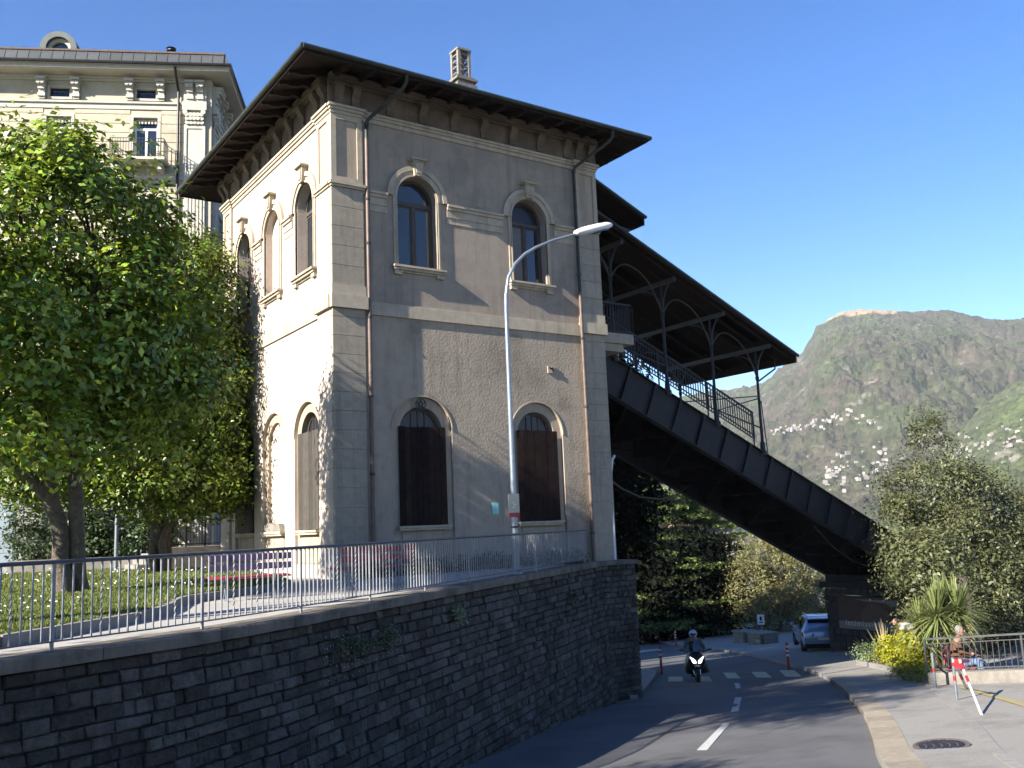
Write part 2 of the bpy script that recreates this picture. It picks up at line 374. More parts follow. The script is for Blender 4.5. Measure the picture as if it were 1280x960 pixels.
def arch_trim(mp, u, niche=False):
    """moulded archivolt, keystone, jamb strips and sill of an upper opening"""
    for (ra, rb, d) in ((UP_R+.012, 1.065, .055), (.93, 1.075, .10), (UP_R+.012, .80, .085)):
        MB().prism(arc(u, UP_SP, rb, 0, 180, 28)+arc(u, UP_SP, ra, 180, 0, 28), [], -.01, d, mp).obj('archivolt', M['stone_trim'], house)
    for sg in (-1, 1):
        b = MB()
        a, c = sorted((u+sg*(UP_R+.012), u+sg*(UP_R+.14)))
        b.prism(rect(a, c, UP_S+.0, UP_SP-.002), [], -.01, .045, mp)
        b.prism(rect(*sorted((u+sg*(UP_R+.012), u+sg*(UP_R+.05))), UP_S+.0, UP_SP-.002), [], -.01, .07, mp)
        b.obj('jamb_trim', M['stone_trim'], house)
    k = MB(); k.prism([(u-.13, 12.42), (u+.13, 12.42), (u+.20, 12.88), (u-.20, 12.88)], [], .0, .19, mp)
    ko = k.obj('keystone', M['stone_trim'], house)
    MB().prism([(u-.09, 12.50), (u+.09, 12.50), (u+.14, 12.84), (u-.14, 12.84)], [], .19, .22, mp).obj('keystone_face', M['stone_trim'], ko)
    MB().prism(rect(u-.25, u+.25, 12.882, 12.92), [], 0, .22, mp).prism(rect(u-.30, u+.30, 12.921, 12.98), [], 0, .29, mp).obj('keystone_cap', M['stone_trim'], ko)
    s = MB(); s.prism(rect(u-.93, u+.93, 9.35, 9.419), [], -.30, .20, mp); s.prism(rect(u-.90, u+.90, 9.27, 9.349), [], 0, .14, mp)
    so = s.obj('sill', M['stone_trim'], house)
    c = MB()
    for a, e in ((-.88, -.62), (.62, .88)): c.prism(rect(u+a, u+e, 9.13, 9.269), [], 0, .10, mp)
    c.prism(rect(u-.61, u+.61, 9.21, 9.269), [], 0, .06, mp)
    c.obj('sill_corbel', M['stone_trim'], so)
for u in FU: arch_trim(FM, u); glazed(FM, u, UP_S, UP_SP, UP_R, M['wood_frame'], u > 16)
for i, u in enumerate(LU):
    arch_trim(LM, u)
    if i != 1: glazed(LM, u, UP_S, UP_SP, UP_R, M['wood_frame'], 0)
    else: MB().prism(arch(u, UP_S-.02, UP_SP, UP_R+.02), [], -.40, -.24, LM).obj('niche', M['plaster_sunlit'], house)

def lower_opening(mp, u, kind, w=.82, boards=7, m='shutter', ajar=False):
    # broad arched recess with a smooth surround at its back
    b = MB(); b.prism(arch(u, .375, LO_SP, 1.048, 28), [arch(u, 1.30, LO_SP, LO_R, 28)], -.40, -.10, mp)
    b.obj('surround', M['surround'], house)
    for (r_, e_) in ((1.048, 1.09),): MB().prism(arc(u, LO_SP, e_, 0, 180, 28)+arc(u, LO_SP, r_+.003, 180, 0, 28), [], -.005, .022, mp).obj('surround_edge', M['surround'], house)
    s = MB(); s.prism(rect(u-.90, u+.90, 1.335, 1.40), [], -.38, .12, mp); s.prism(rect(u-.87, u+.87, 1.265, 1.334), [], -.1, .08, mp)
    s.obj('sill', M['stone_trim'], house)
    MB().prism(rect(u-.72, u+.72, .42, 1.22), [], -.102, -.07, mp).obj('apron_panel', M['surround'], house)
    if kind == 'niche':
        MB().prism(arch(u, LO_S-.02, LO_SP, LO_R+.02), [], -.40, -.20, mp).obj('niche', M['plaster_sunlit'], house)
        MB().prism([(u-.75, 1.401), (u+.75, 1.401), (u+.7, 1.62), (u+.3, 1.70), (u-.2, 1.60), (u-.6, 1.66)], [], -.12, .06, mp).obj('sill_rubble', M['concrete'], house)
        return
    fr = MB(); fr.prism(arch(u, LO_SP-.05, LO_SP, LO_R-.03), [arch(u, LO_SP+.03, LO_SP, LO_R-.10)], -.34, -.28, mp)
    for k in (-1, 0, 1): fr.prism(rect(u+k*.24-.014, u+k*.24+.014, LO_SP+.03, LO_SP+math.sqrt(.42-(k*.24)**2)), [], -.33, -.29, mp)
    o = fr.obj('window', M['wood_frame'], house)
    MB().prism(arch(u, LO_SP+.031, LO_SP, LO_R-.101), [], -.32, -.315, mp).obj('pane', M['glass_dull'], o)
    MB().prism(rect(u-LO_R+.03, u+LO_R-.03, LO_S+.02, LO_SP-.06), [], -.34, -.30, mp).obj('blocking_panel', M['shutter'], o)
    sh = MB(); sh.prism(rect(u-w+.05, u+w-.05, 1.9, 2.04), [], -.10, -.045, mp); sh.prism(rect(u-w+.05, u+w-.05, 3.7, 3.84), [], -.10, -.045, mp)
    so = sh.obj('shutter', M[m], house)
    x = u-w
    for k in range(boards):
        bw = 2*w/boards*(1+random.uniform(-.08, .08)) if k < boards-1 else u+w-x
        MB().prism(rect(x+.004, x+bw-.004, 1.405+random.uniform(0, .02), 4.40+random.uniform(-.02, .015)), [], -.044, -.018+random.uniform(0, .008), mp).obj('plank', M[m], so)
        x += bw
for u, bd in zip(FU, (8, 7)): lower_opening(FM, u, 'shutter', boards=bd)
for i, u in enumerate(LU): lower_opening(LM, u, 'niche' if i == 1 else 'shutter', m='shutter_grey')

# corner pilasters: rusticated blocks, string block, panelled upper length, cap
def pilaster(mp, a, c, P=.09, qm='quoin'):
    """a..c along the wall, P projection"""
    z = -.25; k = 0
    while z < 7.80:
        h = min(.56, 7.845-z)
        MB().prism(rect(a, c, z+.006, z+h-.006), [], -.02, P, mp).obj('quoin', M[qm], house); z += h
    MB().prism(rect(a+.02, c-.02, -.25, 11.6), [], -.03, P-.025, mp).obj('pilaster_core', M[qm], house)
    MB().prism(rect(a-.07, c+.07, 7.85, 8.24), [], -.02, P+.11, mp).obj('string_block', M['stone_trim'], house)
    MB().prism(rect(a-.035, c+.035, 8.242, 8.56), [], -.02, P+.05, mp).obj('pedestal_block', M['stone_trim'], house)
    z = 8.562
    while z < 11.55:
        h = min(.605, 11.59-z)
        MB().prism(rect(a, c, z+.006, z+h-.006), [], -.02, P, mp).obj('quoin', M[qm], house); z += h
    MB().prism(rect(a-.03, c+.03, 11.592, 11.66), [], -.02, P+.05, mp).prism(rect(a-.07, c+.07, 11.661, 11.75), [], -.02, P+.10, mp).obj('impost_moulding', M['stone_trim'], house)
    MB().prism(rect(a, c, 11.751, 13.93), [rect(a+.17, c-.17, 11.93, 13.76)], -.02, P, mp).obj('panel_frame', M['stone_trim'], house)
    MB().prism(rect(a+.165, c-.165, 11.925, 13.765), [], -.02, P-.045, mp).obj('panel', M['surround'], house)
    MB().prism(rect(a-.02, c+.02, 13.931, 14.03), [], -.02, P+.03, mp).prism(rect(a-.06, c+.06, 14.031, 14.12), [], -.02, P+.08, mp).prism(rect(a-.10, c+.10, 14.121, 14.20), [], -.02, P+.13, mp).obj('cap_moulding', M['stone_trim'], house)
pilaster(FM, X0-.085, 11.87, P=.125)
pilaster(FM, 20.22, X1+.04, P=.125)
pilaster(LM, Y0+.005, 26.0, P=.088, qm='plaster_sunlit')  # quoins coloured lighter here because this side is sunlit
pilaster(LM, 34.45, Y1+.03, P=.088, qm='plaster_sunlit')
# bands between the pilasters
def bands(mp, a, c, us):
    MB().prism(rect(a, c, 7.76, 8.13), [], -.01, .06, mp).prism(rect(a, c, 8.131, 8.17), [], -.01, .035, mp).obj('string_course', M['stone_trim'], house)
    edges = [a]+[q for u in us for q in (u-1.08, u+1.08)]+[c]
    for i in range(0, len(edges), 2):
        e, f = edges[i], edges[i+1]
        if f-e < .05: continue
        b = MB()
        b.prism(rect(e, f, 11.60, 11.68), [], -.01, .15, mp); b.prism(rect(e, f, 11.50, 11.599), [], -.01, .10, mp)
        b.prism(rect(e, f, 11.26, 11.499), [], -.01, .05, mp); b.prism(rect(e, f, 11.05, 11.259), [], -.01, .022, mp)
        b.obj('impost_band', M['stone_trim'], house)
    MB().prism(rect(a, c, 13.90, 14.03), [], -.01, .05, mp).prism(rect(a, c, 14.031, 14.12), [], -.01, .10, mp).prism(rect(a, c, 14.121, 14.20), [], -.01, .14, mp).obj('architrave', M['stone_trim'], house)
bands(FM, 11.871, 20.219, FU)
bands(LM, 26.001, 34.449, LU)
for mp, a, c in ((FM, X0-.13, X1+.10), (LM, Y0+.12, Y1+.08)):
    MB().prism(rect(a, c, 14.201, 14.86), [], -.02, .10, mp).obj('frieze', M['frieze'], house)
    MB().prism(rect(a-.0, c+.0, 14.861, 14.93), [], -.02, .20, mp).prism(rect(a, c, 14.931, 15.03), [], -.02, .30, mp).prism(rect(a, c, 15.031, 15.12), [], -.02, .36, mp).obj('cornice', M['frieze'], house)
# scrolled brackets in the frieze
prof = [(.10, 14.24), (.16, 14.24), (.19, 14.32), (.17, 14.42), (.20, 14.55), (.29, 14.66), (.34, 14.78), (.34, 14.858), (.10, 14.858)]
def bracket(mp, u):
    b = MB(); w = .13; n = len(prof)
    vs = [mp(u-w, z, d) for d, z in prof]+[mp(u+w, z, d) for d, z in prof]
    b.add(vs, [tuple(range(n)), tuple(range(2*n-1, n-1, -1))]+[(i, (i+1) % n, n+(i+1) % n, n+i) for i in range(n)])
    o = b.obj('bracket', M['frieze'], house)
    MB().prism(rect(u-.17, u+.17, 14.80, 14.859), [], .101, .37, mp).obj('bracket_cap', M['frieze'], o)
for u in [11.10, 11.66]+[12.85+i*1.17 for i in range(7)]+[20.42, 20.96]: bracket(FM, u)
for u in [25.25, 25.80]+[26.95+i*1.06 for i in range(7)]+[34.65, 35.15]: bracket(LM, u)

# roof: low hipped roof with wide eaves
OV, ZE, SL = 1.40, 14.95, .30
EX0, EX1, EY0, EY1 = X0-OV, X1+1.50, Y0-OV, Y1+1.50
def roof_z(x, y): return ZE+SL*min(x-EX0, EX1-x, y-EY0, EY1-y)
cx, cy = (EX0+EX1)/2, (EY0+EY1)/2; hh = (EX1-EX0)/2
rt = MB(); top = ZE+.16+SL*hh; ra, rb = EY0+hh, EY1-hh
if ra > rb: ra = rb = cy
vs = [(EX0, EY0, ZE+.16), (EX1, EY0, ZE+.16), (EX1, EY1, ZE+.16), (EX0, EY1, ZE+.16), (cx, ra, top), (cx, rb+.01, top)]
vs += [(x, y, z-.13) for x, y, z in vs]
rt.add(vs, [(0, 1, 4), (1, 2, 5, 4), (2, 3, 5), (3, 0, 4, 5), (6, 10, 7), (7, 10, 11, 8), (8, 11, 9), (9, 11, 10, 6), (0, 6, 7, 1), (1, 7, 8, 2), (2, 8, 9, 3), (3, 9, 6, 0)])
roof = rt.obj('roof', M['soffit'], house)
# tile courses on top of the slopes
tl = MB()
for k in range(17):
    a = k*.42; z = ZE+.17+SL*a; b_ = a+.44; z2 = ZE+.17+SL*b_+.0
    if EX0+b_ >= cx: break
    ring = lambda q, zz: [(EX0+q, EY0+q, zz), (EX1-q, EY0+q, zz), (EX1-q, EY1-q, zz), (EX0+q, EY1-q, zz)]
    v8 = ring(a-.03, z+.03)+ring(b_, z2)+ring(a-.03, z)
    tl.add(v8, [(i, (i+1) % 4, 4+(i+1) % 4, 4+i) for i in range(4)]+[(8+i, 8+(i+1) % 4, (i+1) % 4, i) for i in range(4)])
to = tl.obj('tile_courses', M['rooft'], roof); tag(to, kind='stuff')
# eave boards and shaped rafter tails
ef = MB()
ef.box(EX0-.02, EX1+.02, EY0-.03, EY0+.0, ZE-.02, ZE+.19); ef.box(EX0-.03, EX0, EY0, EY1, ZE-.02, ZE+.19)
ef.box(EX1, EX1+.03, EY0, EY1, ZE-.02, ZE+.19); ef.box(EX0, EX1, EY1, EY1+.03, ZE-.02, ZE+.19)
ef.obj('fascia_board', M['soffit'], roof)
def rafter(ax, u, sgn):
    # profile in (distance out from the wall, height)
    pr = [(.30, .42+.0), (.30, .20), (.55, .155), (.75, .20), (.95, .12), (1.15, .075), (1.33, .03), (1.36, .0), (1.36, .04)]
    pts = []
    for d, dz in pr:
        zz = ZE+SL*(OV-d)
        pts.append((d, zz-dz+.02))
    pts = [(1.38, ZE+.02), (.15, ZE+SL*(OV-.15)+.0)]+[(.15, ZE+SL*(OV-.15)-.26), (.45, ZE+SL*(OV-.45)-.23), (.62, ZE+SL*(OV-.62)-.15), (.80, ZE+SL*(OV-.80)-.19), (1.02, ZE+SL*(OV-1.02)-.16), (1.18, ZE+SL*(OV-1.18)-.08), (1.36, ZE-.07)]
    w = .065; n = len(pts)
    if ax == 'F': f = lambda d, z, s: (u+s*w, Y0-d, z)
    elif ax == 'L': f = lambda d, z, s: (X0-d, u+s*w, z)
    elif ax == 'R': f = lambda d, z, s: (X1+.1+d, u+s*w, z)
    MB().add([f(d, z, -1) for d, z in pts]+[f(d, z, 1) for d, z in pts], [tuple(range(n)), tuple(range(2*n-1, n-1, -1))]+[(i, (i+1) % n, n+(i+1) % n, n+i) for i in range(n)]).obj('rafter', M['soffit'], house)
for i in range(14): rafter('L', 24.98+i*.80, 0)
for i in range(14): rafter('F', 10.95+i*.79, 0)
for i in range(14): rafter('R', 25.0+i*.80, 0)
# gutter all round, and the rainwater pipes
def gutter(pts):
    b = MB()
    for i in range(len(pts)-1): b.tube([pts[i], pts[i+1]], .075, 10)
    b.obj('gutter', M['gutter'], house, smooth=True)
g = ZE+.12
gutter([(EX0-.10, EY0-.10, g), (EX1+.10, EY0-.10, g)]); gutter([(EX0-.10, EY0-.10, g), (EX0-.10, EY1+.1, g)]); gutter([(EX1+.10, EY0-.1, g), (EX1+.10, EY1+.1, g)])
def downpipe(x, zb, xe, off, zs):
    y = Y0-off
    b = MB(); b.tube([(xe, EY0-.08, g-.02), (xe, EY0-.06, g-.28), (xe-.03, EY0+.10, g-.42), (x+.03, y-.05, 13.90), (x, y, 13.72), (x, y, zs)], .056, 10)
    o = b.obj('downpipe', M['gutter'], house, smooth=True)
    MB().tube([(x, y, zs), (x, y, zb)], .062, 10).obj('downpipe_shaft', M['pipe'], o, smooth=True)
    c = MB()
    for z in (13.7, 11.3, 9.9, 7.6, 5.2, 2.9, .9): c.lathe((x, y, z), [(.075, 0), (.078, .04), (.075, .08)], 10)
    c.obj('pipe_clip', M['gutter'], o)
downpipe(12.00, .0, 12.75, .165, 13.3); downpipe(20.12, .0, 20.95, .20, 9.3)
# chimney
ch = MB(); q = (18.75, 30.0)
for z0, z1, w in ((17.2, 18.72, .74), (18.722, 18.86, .92), (18.862, 19.0, .76), (19.002, 19.10, .98), (19.102, 19.2, .80)):
    ch.cbox((q[0], q[1], (z0+z1)/2), w, w, z1-z0)
cho = ch.obj('chimney', M['concrete'], house)
for sx in (-1, 1):
    for sy in (-1, 1): MB().cbox((q[0]+sx*.24, q[1]+sy*.24, 19.78), .12, .12, 1.15).obj('chimney_post', M['concrete'], cho)
MB().cbox((q[0], q[1], 20.39), .66, .66, .08).obj('chimney_top', M['concrete'], cho)
MB().lathe((q[0], q[1], 19.2), [(.10, 0), (.14, .12), (.08, .2), (.13, .34), (.08, .45), (.13, .6), (.08, .7), (.13, .85), (.08, .95), (.1, 1.14)], 10).obj('flue', M['stoneblk'], cho)
for k in range(4):
    b = MB()
    for sy in (-1, 1): b.cbox((q[0], q[1]+sy*.24, 19.42+k*.26), .38, .06, .05); b.cbox((q[0]+sy*.24, q[1], 19.42+k*.26), .06, .38, .05)
    b.obj('chimney_lattice', M['concrete'], cho)
# wall anchor (ring with a star), iron plate, teal notice
b = MB()
for k in range(24):
    a0, a1 = 2*PI*k/24, 2*PI*(k+1)/24
    b.beam((13.72+.17*math.cos(a0), Y0-.07, 5.10+.17*math.sin(a0)), (13.72+.17*math.cos(a1), Y0-.07, 5.10+.17*math.sin(a1)), .03, .045, (0, 1, 0))
for k in range(5):
    a0, a1 = PI/2+2*PI*k/5, PI/2+2*PI*(k+2)/5
    b.beam((13.72+.16*math.cos(a0), Y0-.065, 5.10+.16*math.sin(a0)), (13.72+.16*math.cos(a1), Y0-.065, 5.10+.16*math.sin(a1)), .02, .03, (0, 1, 0))
b.obj('wall_anchor', M['iron'], house)
p = at_Y(689, 462, Y0-.03)
b = MB(); b.cbox((p.x, p.y, p.z), .30, .04, .24); b.obj('wall_patch', M['stone_trim'], house)
b = MB(); b.beam((p.x-.1, p.y-.03, p.z+.06), (p.x+.05, p.y-.03, p.z), .05, .04); b.beam((p.x+.05, p.y-.03, p.z+.08), (p.x+.05, p.y-.03, p.z-.09), .04, .04, (0, 1, 0)); b.obj('iron_hook', M['iron'], house)
p = at_Y(619.5, 635.5, Y0-.02)
nb = MB(); nb.cbox((p.x, p.y, p.z), .24, .02, .36); no = nb.obj('notice', M['teal'], None); tag(no, 'small turquoise paper notice stuck on the street wall left of the lamp post', 'notice')
MB().cbox((p.x, p.y-.012, p.z), .17, .006, .27).obj('notice_sheet', mat('notice_sheet', (.30, .52, .50), .6, (.20, .42, .42), 30), no)
# climbing plant at the far end of the sunlit wall is the tree's shade; a pale conduit runs down the street corner
b = MB(); b.tube([at_Y(768.5, 699, 24.9), at_Y(766.5, 660, 24.9), at_Y(764.2, 610, 24.95), at_Y(763.6, 590, 25.0), at_Y(765, 575, 25.3), at_Y(768, 570, 25.9)], .05, 8)
o = b.obj('conduit', M['lampwhite'], None, smooth=True); tag(o, 'thin white pipe curving over at its top beside the right corner of the station house', 'pipe')
b = MB(); pts = [at_Y(764, 601, 25.0), at_Y(778, 611, 26), at_Y(800, 621, 27.5), at_Y(825, 624, 29.5), at_Y(848, 618, 31.5), at_Y(862, 606, 32.5)]
b.tube(pts, .035, 6); o = b.obj('cable', M['black'], None); tag(o, 'black cable sagging between the house corner and the steel bridge', 'cable')

# ================================================================== VIADUCT AND PLATFORM CANOPY
via = thing('viaduct', 'sloping black iron viaduct of the cable railway descending from the station house', 'bridge', (X1, 30.4, 0))
GS = -.4388
gt = lambda x: 18.43+GS*x-.04          # top of girder
gb = lambda x: gt(x)-1.60
NY0, NY1, FY0, FY1 = 27.85, 28.15, 32.75, 33.05
XA, XB = X1+.02, 66.0
for ya, yb in ((NY0, NY1), (FY0, FY1)):
    b = MB()
    def sl_box(x0, x1, y0, y1, za, zb):
        b.add([(x, y, f(x)) for x in (x0, x1) for y in (y0, y1) for f in (za, zb)], [(0, 1, 3, 2), (4, 6, 7, 5), (0, 4, 5, 1), (2, 3, 7, 6), (0, 2, 6, 4), (1, 5, 7, 3)])
    ym = (ya+yb)/2
    sl_box(XA, XB, ym-.02, ym+.02, gt, gb)
    sl_box(XA, XB, ya, yb, lambda x: gt(x)+.04, lambda x: gt(x)-.001)
    sl_box(XA, XB, ya, yb, lambda x: gb(x)+.001, lambda x: gb(x)-.04)
    go = b.obj('girder', M['girder'], via)
    n = int((XB-XA)/1.35)
    for k in range(n):
        x = XA+.9+k*1.35; s = MB()
        for yy in (ym-.09, ym+.09):
            s.beam((x+.30, yy, gt(x+.30)-.01), (x-.30, yy, gb(x-.30)+.01), .09, .13, (1, 0, 0))
        s.obj('stiffener', M['girder'], go)
# deck, stringers, cross beams, bracing and the cable-car track
b = MB()
def slab(b, x0, x1, y0, y1, f, g_):
    b.add([(x, y, h(x)) for x in (x0, x1) for y in (y0, y1) for h in (f, g_)], [(0, 1, 3, 2), (4, 6, 7, 5), (0, 4, 5, 1), (2, 3, 7, 6), (0, 2, 6, 4), (1, 5, 7, 3)])
slab(b, XA, XB, NY1+.02, FY0-.02, lambda x: gt(x)-.45, lambda x: gt(x)-.55)
b.obj('deck', M['deck'], via)
for k in range(30):
    x = XA+.9+k*1.45; c = MB()
    slab(c, x-.08, x+.08, NY1, FY0, lambda x: gt(x)-.56, lambda x: gt(x)-1.30); c.obj('cross_beam', M['deck'], via)
for yy in (29.3, 30.5, 31.7):
    c = MB(); slab(c, XA, XB, yy-.08, yy+.08, lambda x: gt(x)-.56, lambda x: gt(x)-.95); c.obj('stringer', M['deck'], via)
for k in range(14):
    x = XA+.9+k*2.9
    for (y0, y1) in ((NY1, FY0), (FY0, NY1)):
        MB().beam((x, y0, gb(x)+.12), (x+2.9, y1, gb(x+2.9)+.12), .10, .05).obj('wind_brace', M['deck'], via)
for yy in (29.9, 31.1):
    c = MB(); slab(c, XA, XB, yy-.04, yy+.04, lambda x: gt(x)-.30, lambda x: gt(x)-.44); c.obj('track_rail', M['iron'], via)
b = MB(); b.tube([(36.5, 28.6, gb(36.5)-.02), (38.2, 28.9, gb(38.2)-.35), (40, 29.2, gb(40)-.30), (41.5, 29.4, gb(41.5)-.02)], .03, 6); b.obj('hanging_cable', M['iron_light'], via)
# the street pier under the viaduct
PX = 42.3
pz = gz(PX, 30)-.6
b = MB(); b.box(PX+.12, PX+3.0, 28.1, 32.65, pz, gb(PX)-.1-1.4); b.obj('pier', M['mortar'], via)
random.seed(11)
pier = MB()
z = pz
while z < -2.7:
    y = 28.0
    while y < 32.7:
        w = min(random.uniform(.35, .75), 32.75-y); h = .34
        pier.cbox((PX+.06+random.uniform(-.02, .02), y+w/2, z+h/2), .16, w-.03, h-.03); y += w
    z += .34
o = pier.obj('pier_stones', M['pierstone'], via); tag(o, kind='stuff')
b = MB(); b.box(PX-.1, PX+3.2, 27.8, 33.0, -2.62, -2.30); slab(b, PX+.3, PX+2.6, 28.0, 32.9, lambda x: gb(x)-.05, lambda x: -2.4); b.obj('pier_cap', M['girder'], via)
# billboard on the pier
bb = thing('billboard', 'wide framed advertising poster on the dark pier under the viaduct', 'billboard', (PX, 30.2, -4))
BX = PX-.06
MB().box(BX-.05, BX, 28.2, 32.02, -4.74, -3.02).obj('backing', M['iron'], bb)
MB().box(BX-.058, BX-.051, 28.27, 31.95, -4.28, -3.09).obj('poster', M['poster_dark'], bb)
MB().box(BX-.058, BX-.051, 28.27, 31.95, -4.67, -4.282).obj('poster_strip', M['poster_pale'], bb)
MB().prism([(29.3, -4.28), (30.5, -4.28), (30.6, -3.9), (30.3, -3.5), (29.9, -3.3), (29.4, -3.45), (28.9, -3.9), (28.8, -4.27)], [], 0, .004, lambda u, v, d: (BX-.0585-d, u, v)).obj('printed_shape', M['poster_skin'], bb)
MB().prism([(30.9, -3.15), (28.4, -3.15), (28.4, -3.5), (29.2, -3.28), (30.2, -3.25)], [], 0, .003, lambda u, v, d: (BX-.0585-d, u, v)).obj('printed_shape', M['poster_pale'], bb)
fc = bpy.data.curves.new('lettering', 'FONT'); fc.body = 'intimissimi'; fc.size = .42; fc.extrude = .002; fc.space_character = 1.15
ftmp = bpy.data.objects.new('tmp_text', fc); COL.objects.link(ftmp)
fm = bpy.data.meshes.new_from_object(ftmp.evaluated_get(bpy.context.evaluated_depsgraph_get())); bpy.data.objects.remove(ftmp)
fm.transform(Matrix(((0, 0, -1, 0), (-1, 0, 0, 0), (0, 1, 0, 0), (0, 0, 0, 1)))); fm.transform(Matrix.Translation((BX-.062, 31.55, -4.50)))
fm.materials.clear(); link('lettering', fm, mat('poster_letters', (.55, .53, .50), .6), bb)

# canopy columns, arches, roof
can = thing('platform_canopy', 'dark sloping platform roof on slender iron columns standing on the viaduct', 'canopy', (27, 30.4, 8))
ceil_z = lambda x: 8.45-.433*(x-34.25)          # eave line
CO = lambda x: ceil_z(x)-.42                     # underside of cross beams
CX = [21.5, 24.33, 27.13, 29.92, 32.73]
CY = [28.0, 32.9]
def column(x, y, cast=True):
    zb, zt = gt(x)+.03, CO(x)
    b = MB(); hb = .0
    b.lathe((x, y, zb), [(.17, -.1), (.17, .08), (.12, .12), (.10, .45), (.085, .5), (.068, .56), (.060, zt-zb-1.35), (.095, zt-zb-1.32), (.075, zt-zb-1.28), (.095, zt-zb-1.2), (.06, zt-zb-1.15), (.055, zt-zb)], 12)
    o = b.obj('column', M['iron'], can, smooth=True)
    return o, zt
def curve_bracket(a, c, sag, r=.028, n=10, flip=1):
    # quarter arch from a low point on the column to a point on the beam
    pts = []
    for i in range(n+1):
        t = PI/2*i/n
        k = (1-math.cos(t)); j = math.sin(t)
        pts.append(Vector(a)+Vector((c[0]-a[0], c[1]-a[1], 0))*k+Vector((0, 0, c[2]-a[2]))*j)
    return pts
for i, x in enumerate(CX):
    for y, out in zip(CY, (-1, 1)):
        o, zt = column(x, y)
        # outward bracket arm and inward arch in the cross direction
        yo = y+out*.78
        MB().tube(curve_bracket((x, y+out*.05, zt-1.15), (x, yo, zt+.06), 0), .03, 6).obj('bracket_arm', M['iron_light'], o)
        MB().tube(curve_bracket((x, y-out*.05, zt-1.15), (x, y-out*1.2, zt-.04), 0), .03, 6).obj('bracket_arm', M['iron_light'], o)
        if i < len(CX)-1:
            x2 = CX[i+1]; z2 = CO(x2)
            # long asymmetric arch between neighbouring columns
            pts = []
            for k in range(17):
                t = k/16; xx = x+.05+(x2-x-.1)*t
                line = (zt-1.15)*(1-t)+(z2-1.15)*t
                top = CO(xx)-.05
                e = 1-abs(2*t-1)**2.6
                pts.append((xx, y, line+(top-line)*e))
            MB().tube(pts, .03, 6).obj('arch_rib', M['iron_light'], o)
for x in CX:
    MB().beam((x, CY[0]-.85, CO(x)+.09), (x, CY[1]+.85, CO(x)+.09), .11, .18).obj('cross_beam', M['iron_light'], can)
for y in (CY[0], CY[1], 27.3, 33.6, 29.6, 31.3):
    b = MB(); slab(b, CX[0]-.3, 34.1, y-.05, y+.05, lambda x: ceil_z(x)-.10, lambda x: ceil_z(x)-.23); b.obj('purlin', M['soffit'], can)
def canopy_roof(x0, x1, dz, name='roof'):
    b = MB(); ya, yb, yr = 26.95, 34.45, 30.7
    def pt(x, y, dd): return (x, y, ceil_z(x)+dz+dd+(.10*(1-abs(y-yr)/3.75)))
    vs = [pt(x, y, d) for x in (x0, x1) for y in (ya, yr, yb) for d in (0, -.09)]
    b.add(vs, [(0, 2, 8, 6), (2, 4, 10, 8), (1, 7, 9, 3), (3, 9, 11, 5), (0, 6, 7, 1), (4, 5, 11, 10), (0, 1, 3, 2), (2, 3, 5, 4), (6, 8, 9, 7), (8, 10, 11, 9)])
    r_ = b.obj(name, M['soffit'], can)
    g_ = MB(); g_.tube([(x0, ya-.07, ceil_z(x0)+dz-.03), (x1+.05, ya-.07, ceil_z(x1+.05)+dz-.03)], .07, 8); g_.obj('gutter', M['gutter'], r_, smooth=True)
    f = MB(); slab(f, x0, x1, ya-.0, ya+.06, lambda x: ceil_z(x)+dz-.09, lambda x: ceil_z(x)+dz-.17); slab(f, x0, x1, yb-.06, yb, lambda x: ceil_z(x)+dz-.09, lambda x: ceil_z(x)+dz-.24)
    f.box(x1-.05, x1+.01, ya, yb, ceil_z(x1)+dz-.36, ceil_z(x1)+dz+.06); f.obj('fascia_board', M['soffit'], r_)
    n = int((x1-x0)/.55)
    return r_
canopy_roof(21.3, 34.25, 0)
canopy_roof(X1+.05, 25.43, 1.30)
# panels of the ceiling
for i in range(len(CX)-1):
    for (y0, y1) in ((27.4, 28.9), (29.0, 30.6), (30.7, 32.3), (32.4, 33.5)):
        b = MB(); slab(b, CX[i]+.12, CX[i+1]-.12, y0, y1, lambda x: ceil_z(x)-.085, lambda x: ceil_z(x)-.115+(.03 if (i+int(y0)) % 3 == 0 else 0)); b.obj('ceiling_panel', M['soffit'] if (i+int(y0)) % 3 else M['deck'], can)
# screen of the upper roof: lattice infill near the house wall
b = MB()
b.beam((X1+.1, 27.6, 13.6), (25.2, 27.6, 13.38-.25), .06, .08)
b.beam((X1+.1, 27.6, 12.5), (23.6, 27.6, 13.55), .05, .05)
for k in range(3):
    cx_, cz_ = 21.5+k*.55, 13.15+k*.1
    for j in range(10):
        a0, a1 = 2*PI*j/10, 2*PI*(j+1)/10
        b.beam((cx_+.17*math.cos(a0), 27.6, cz_+.17*math.sin(a0)), (cx_+.17*math.cos(a1), 27.6, cz_+.17*math.sin(a1)), .025, .03, (0, 1, 0))
b.obj('scroll_bracket', M['iron_light'], can)
b = MB(); x = 33.9; b.tube([(34.0, 28.0, ceil_z(34)-.2), (34.0, 28.0, ceil_z(34)-.6), (32.8, 28.0, ceil_z(34)-1.25)], .04, 6); b.obj('drain_pipe', M['iron'], can)
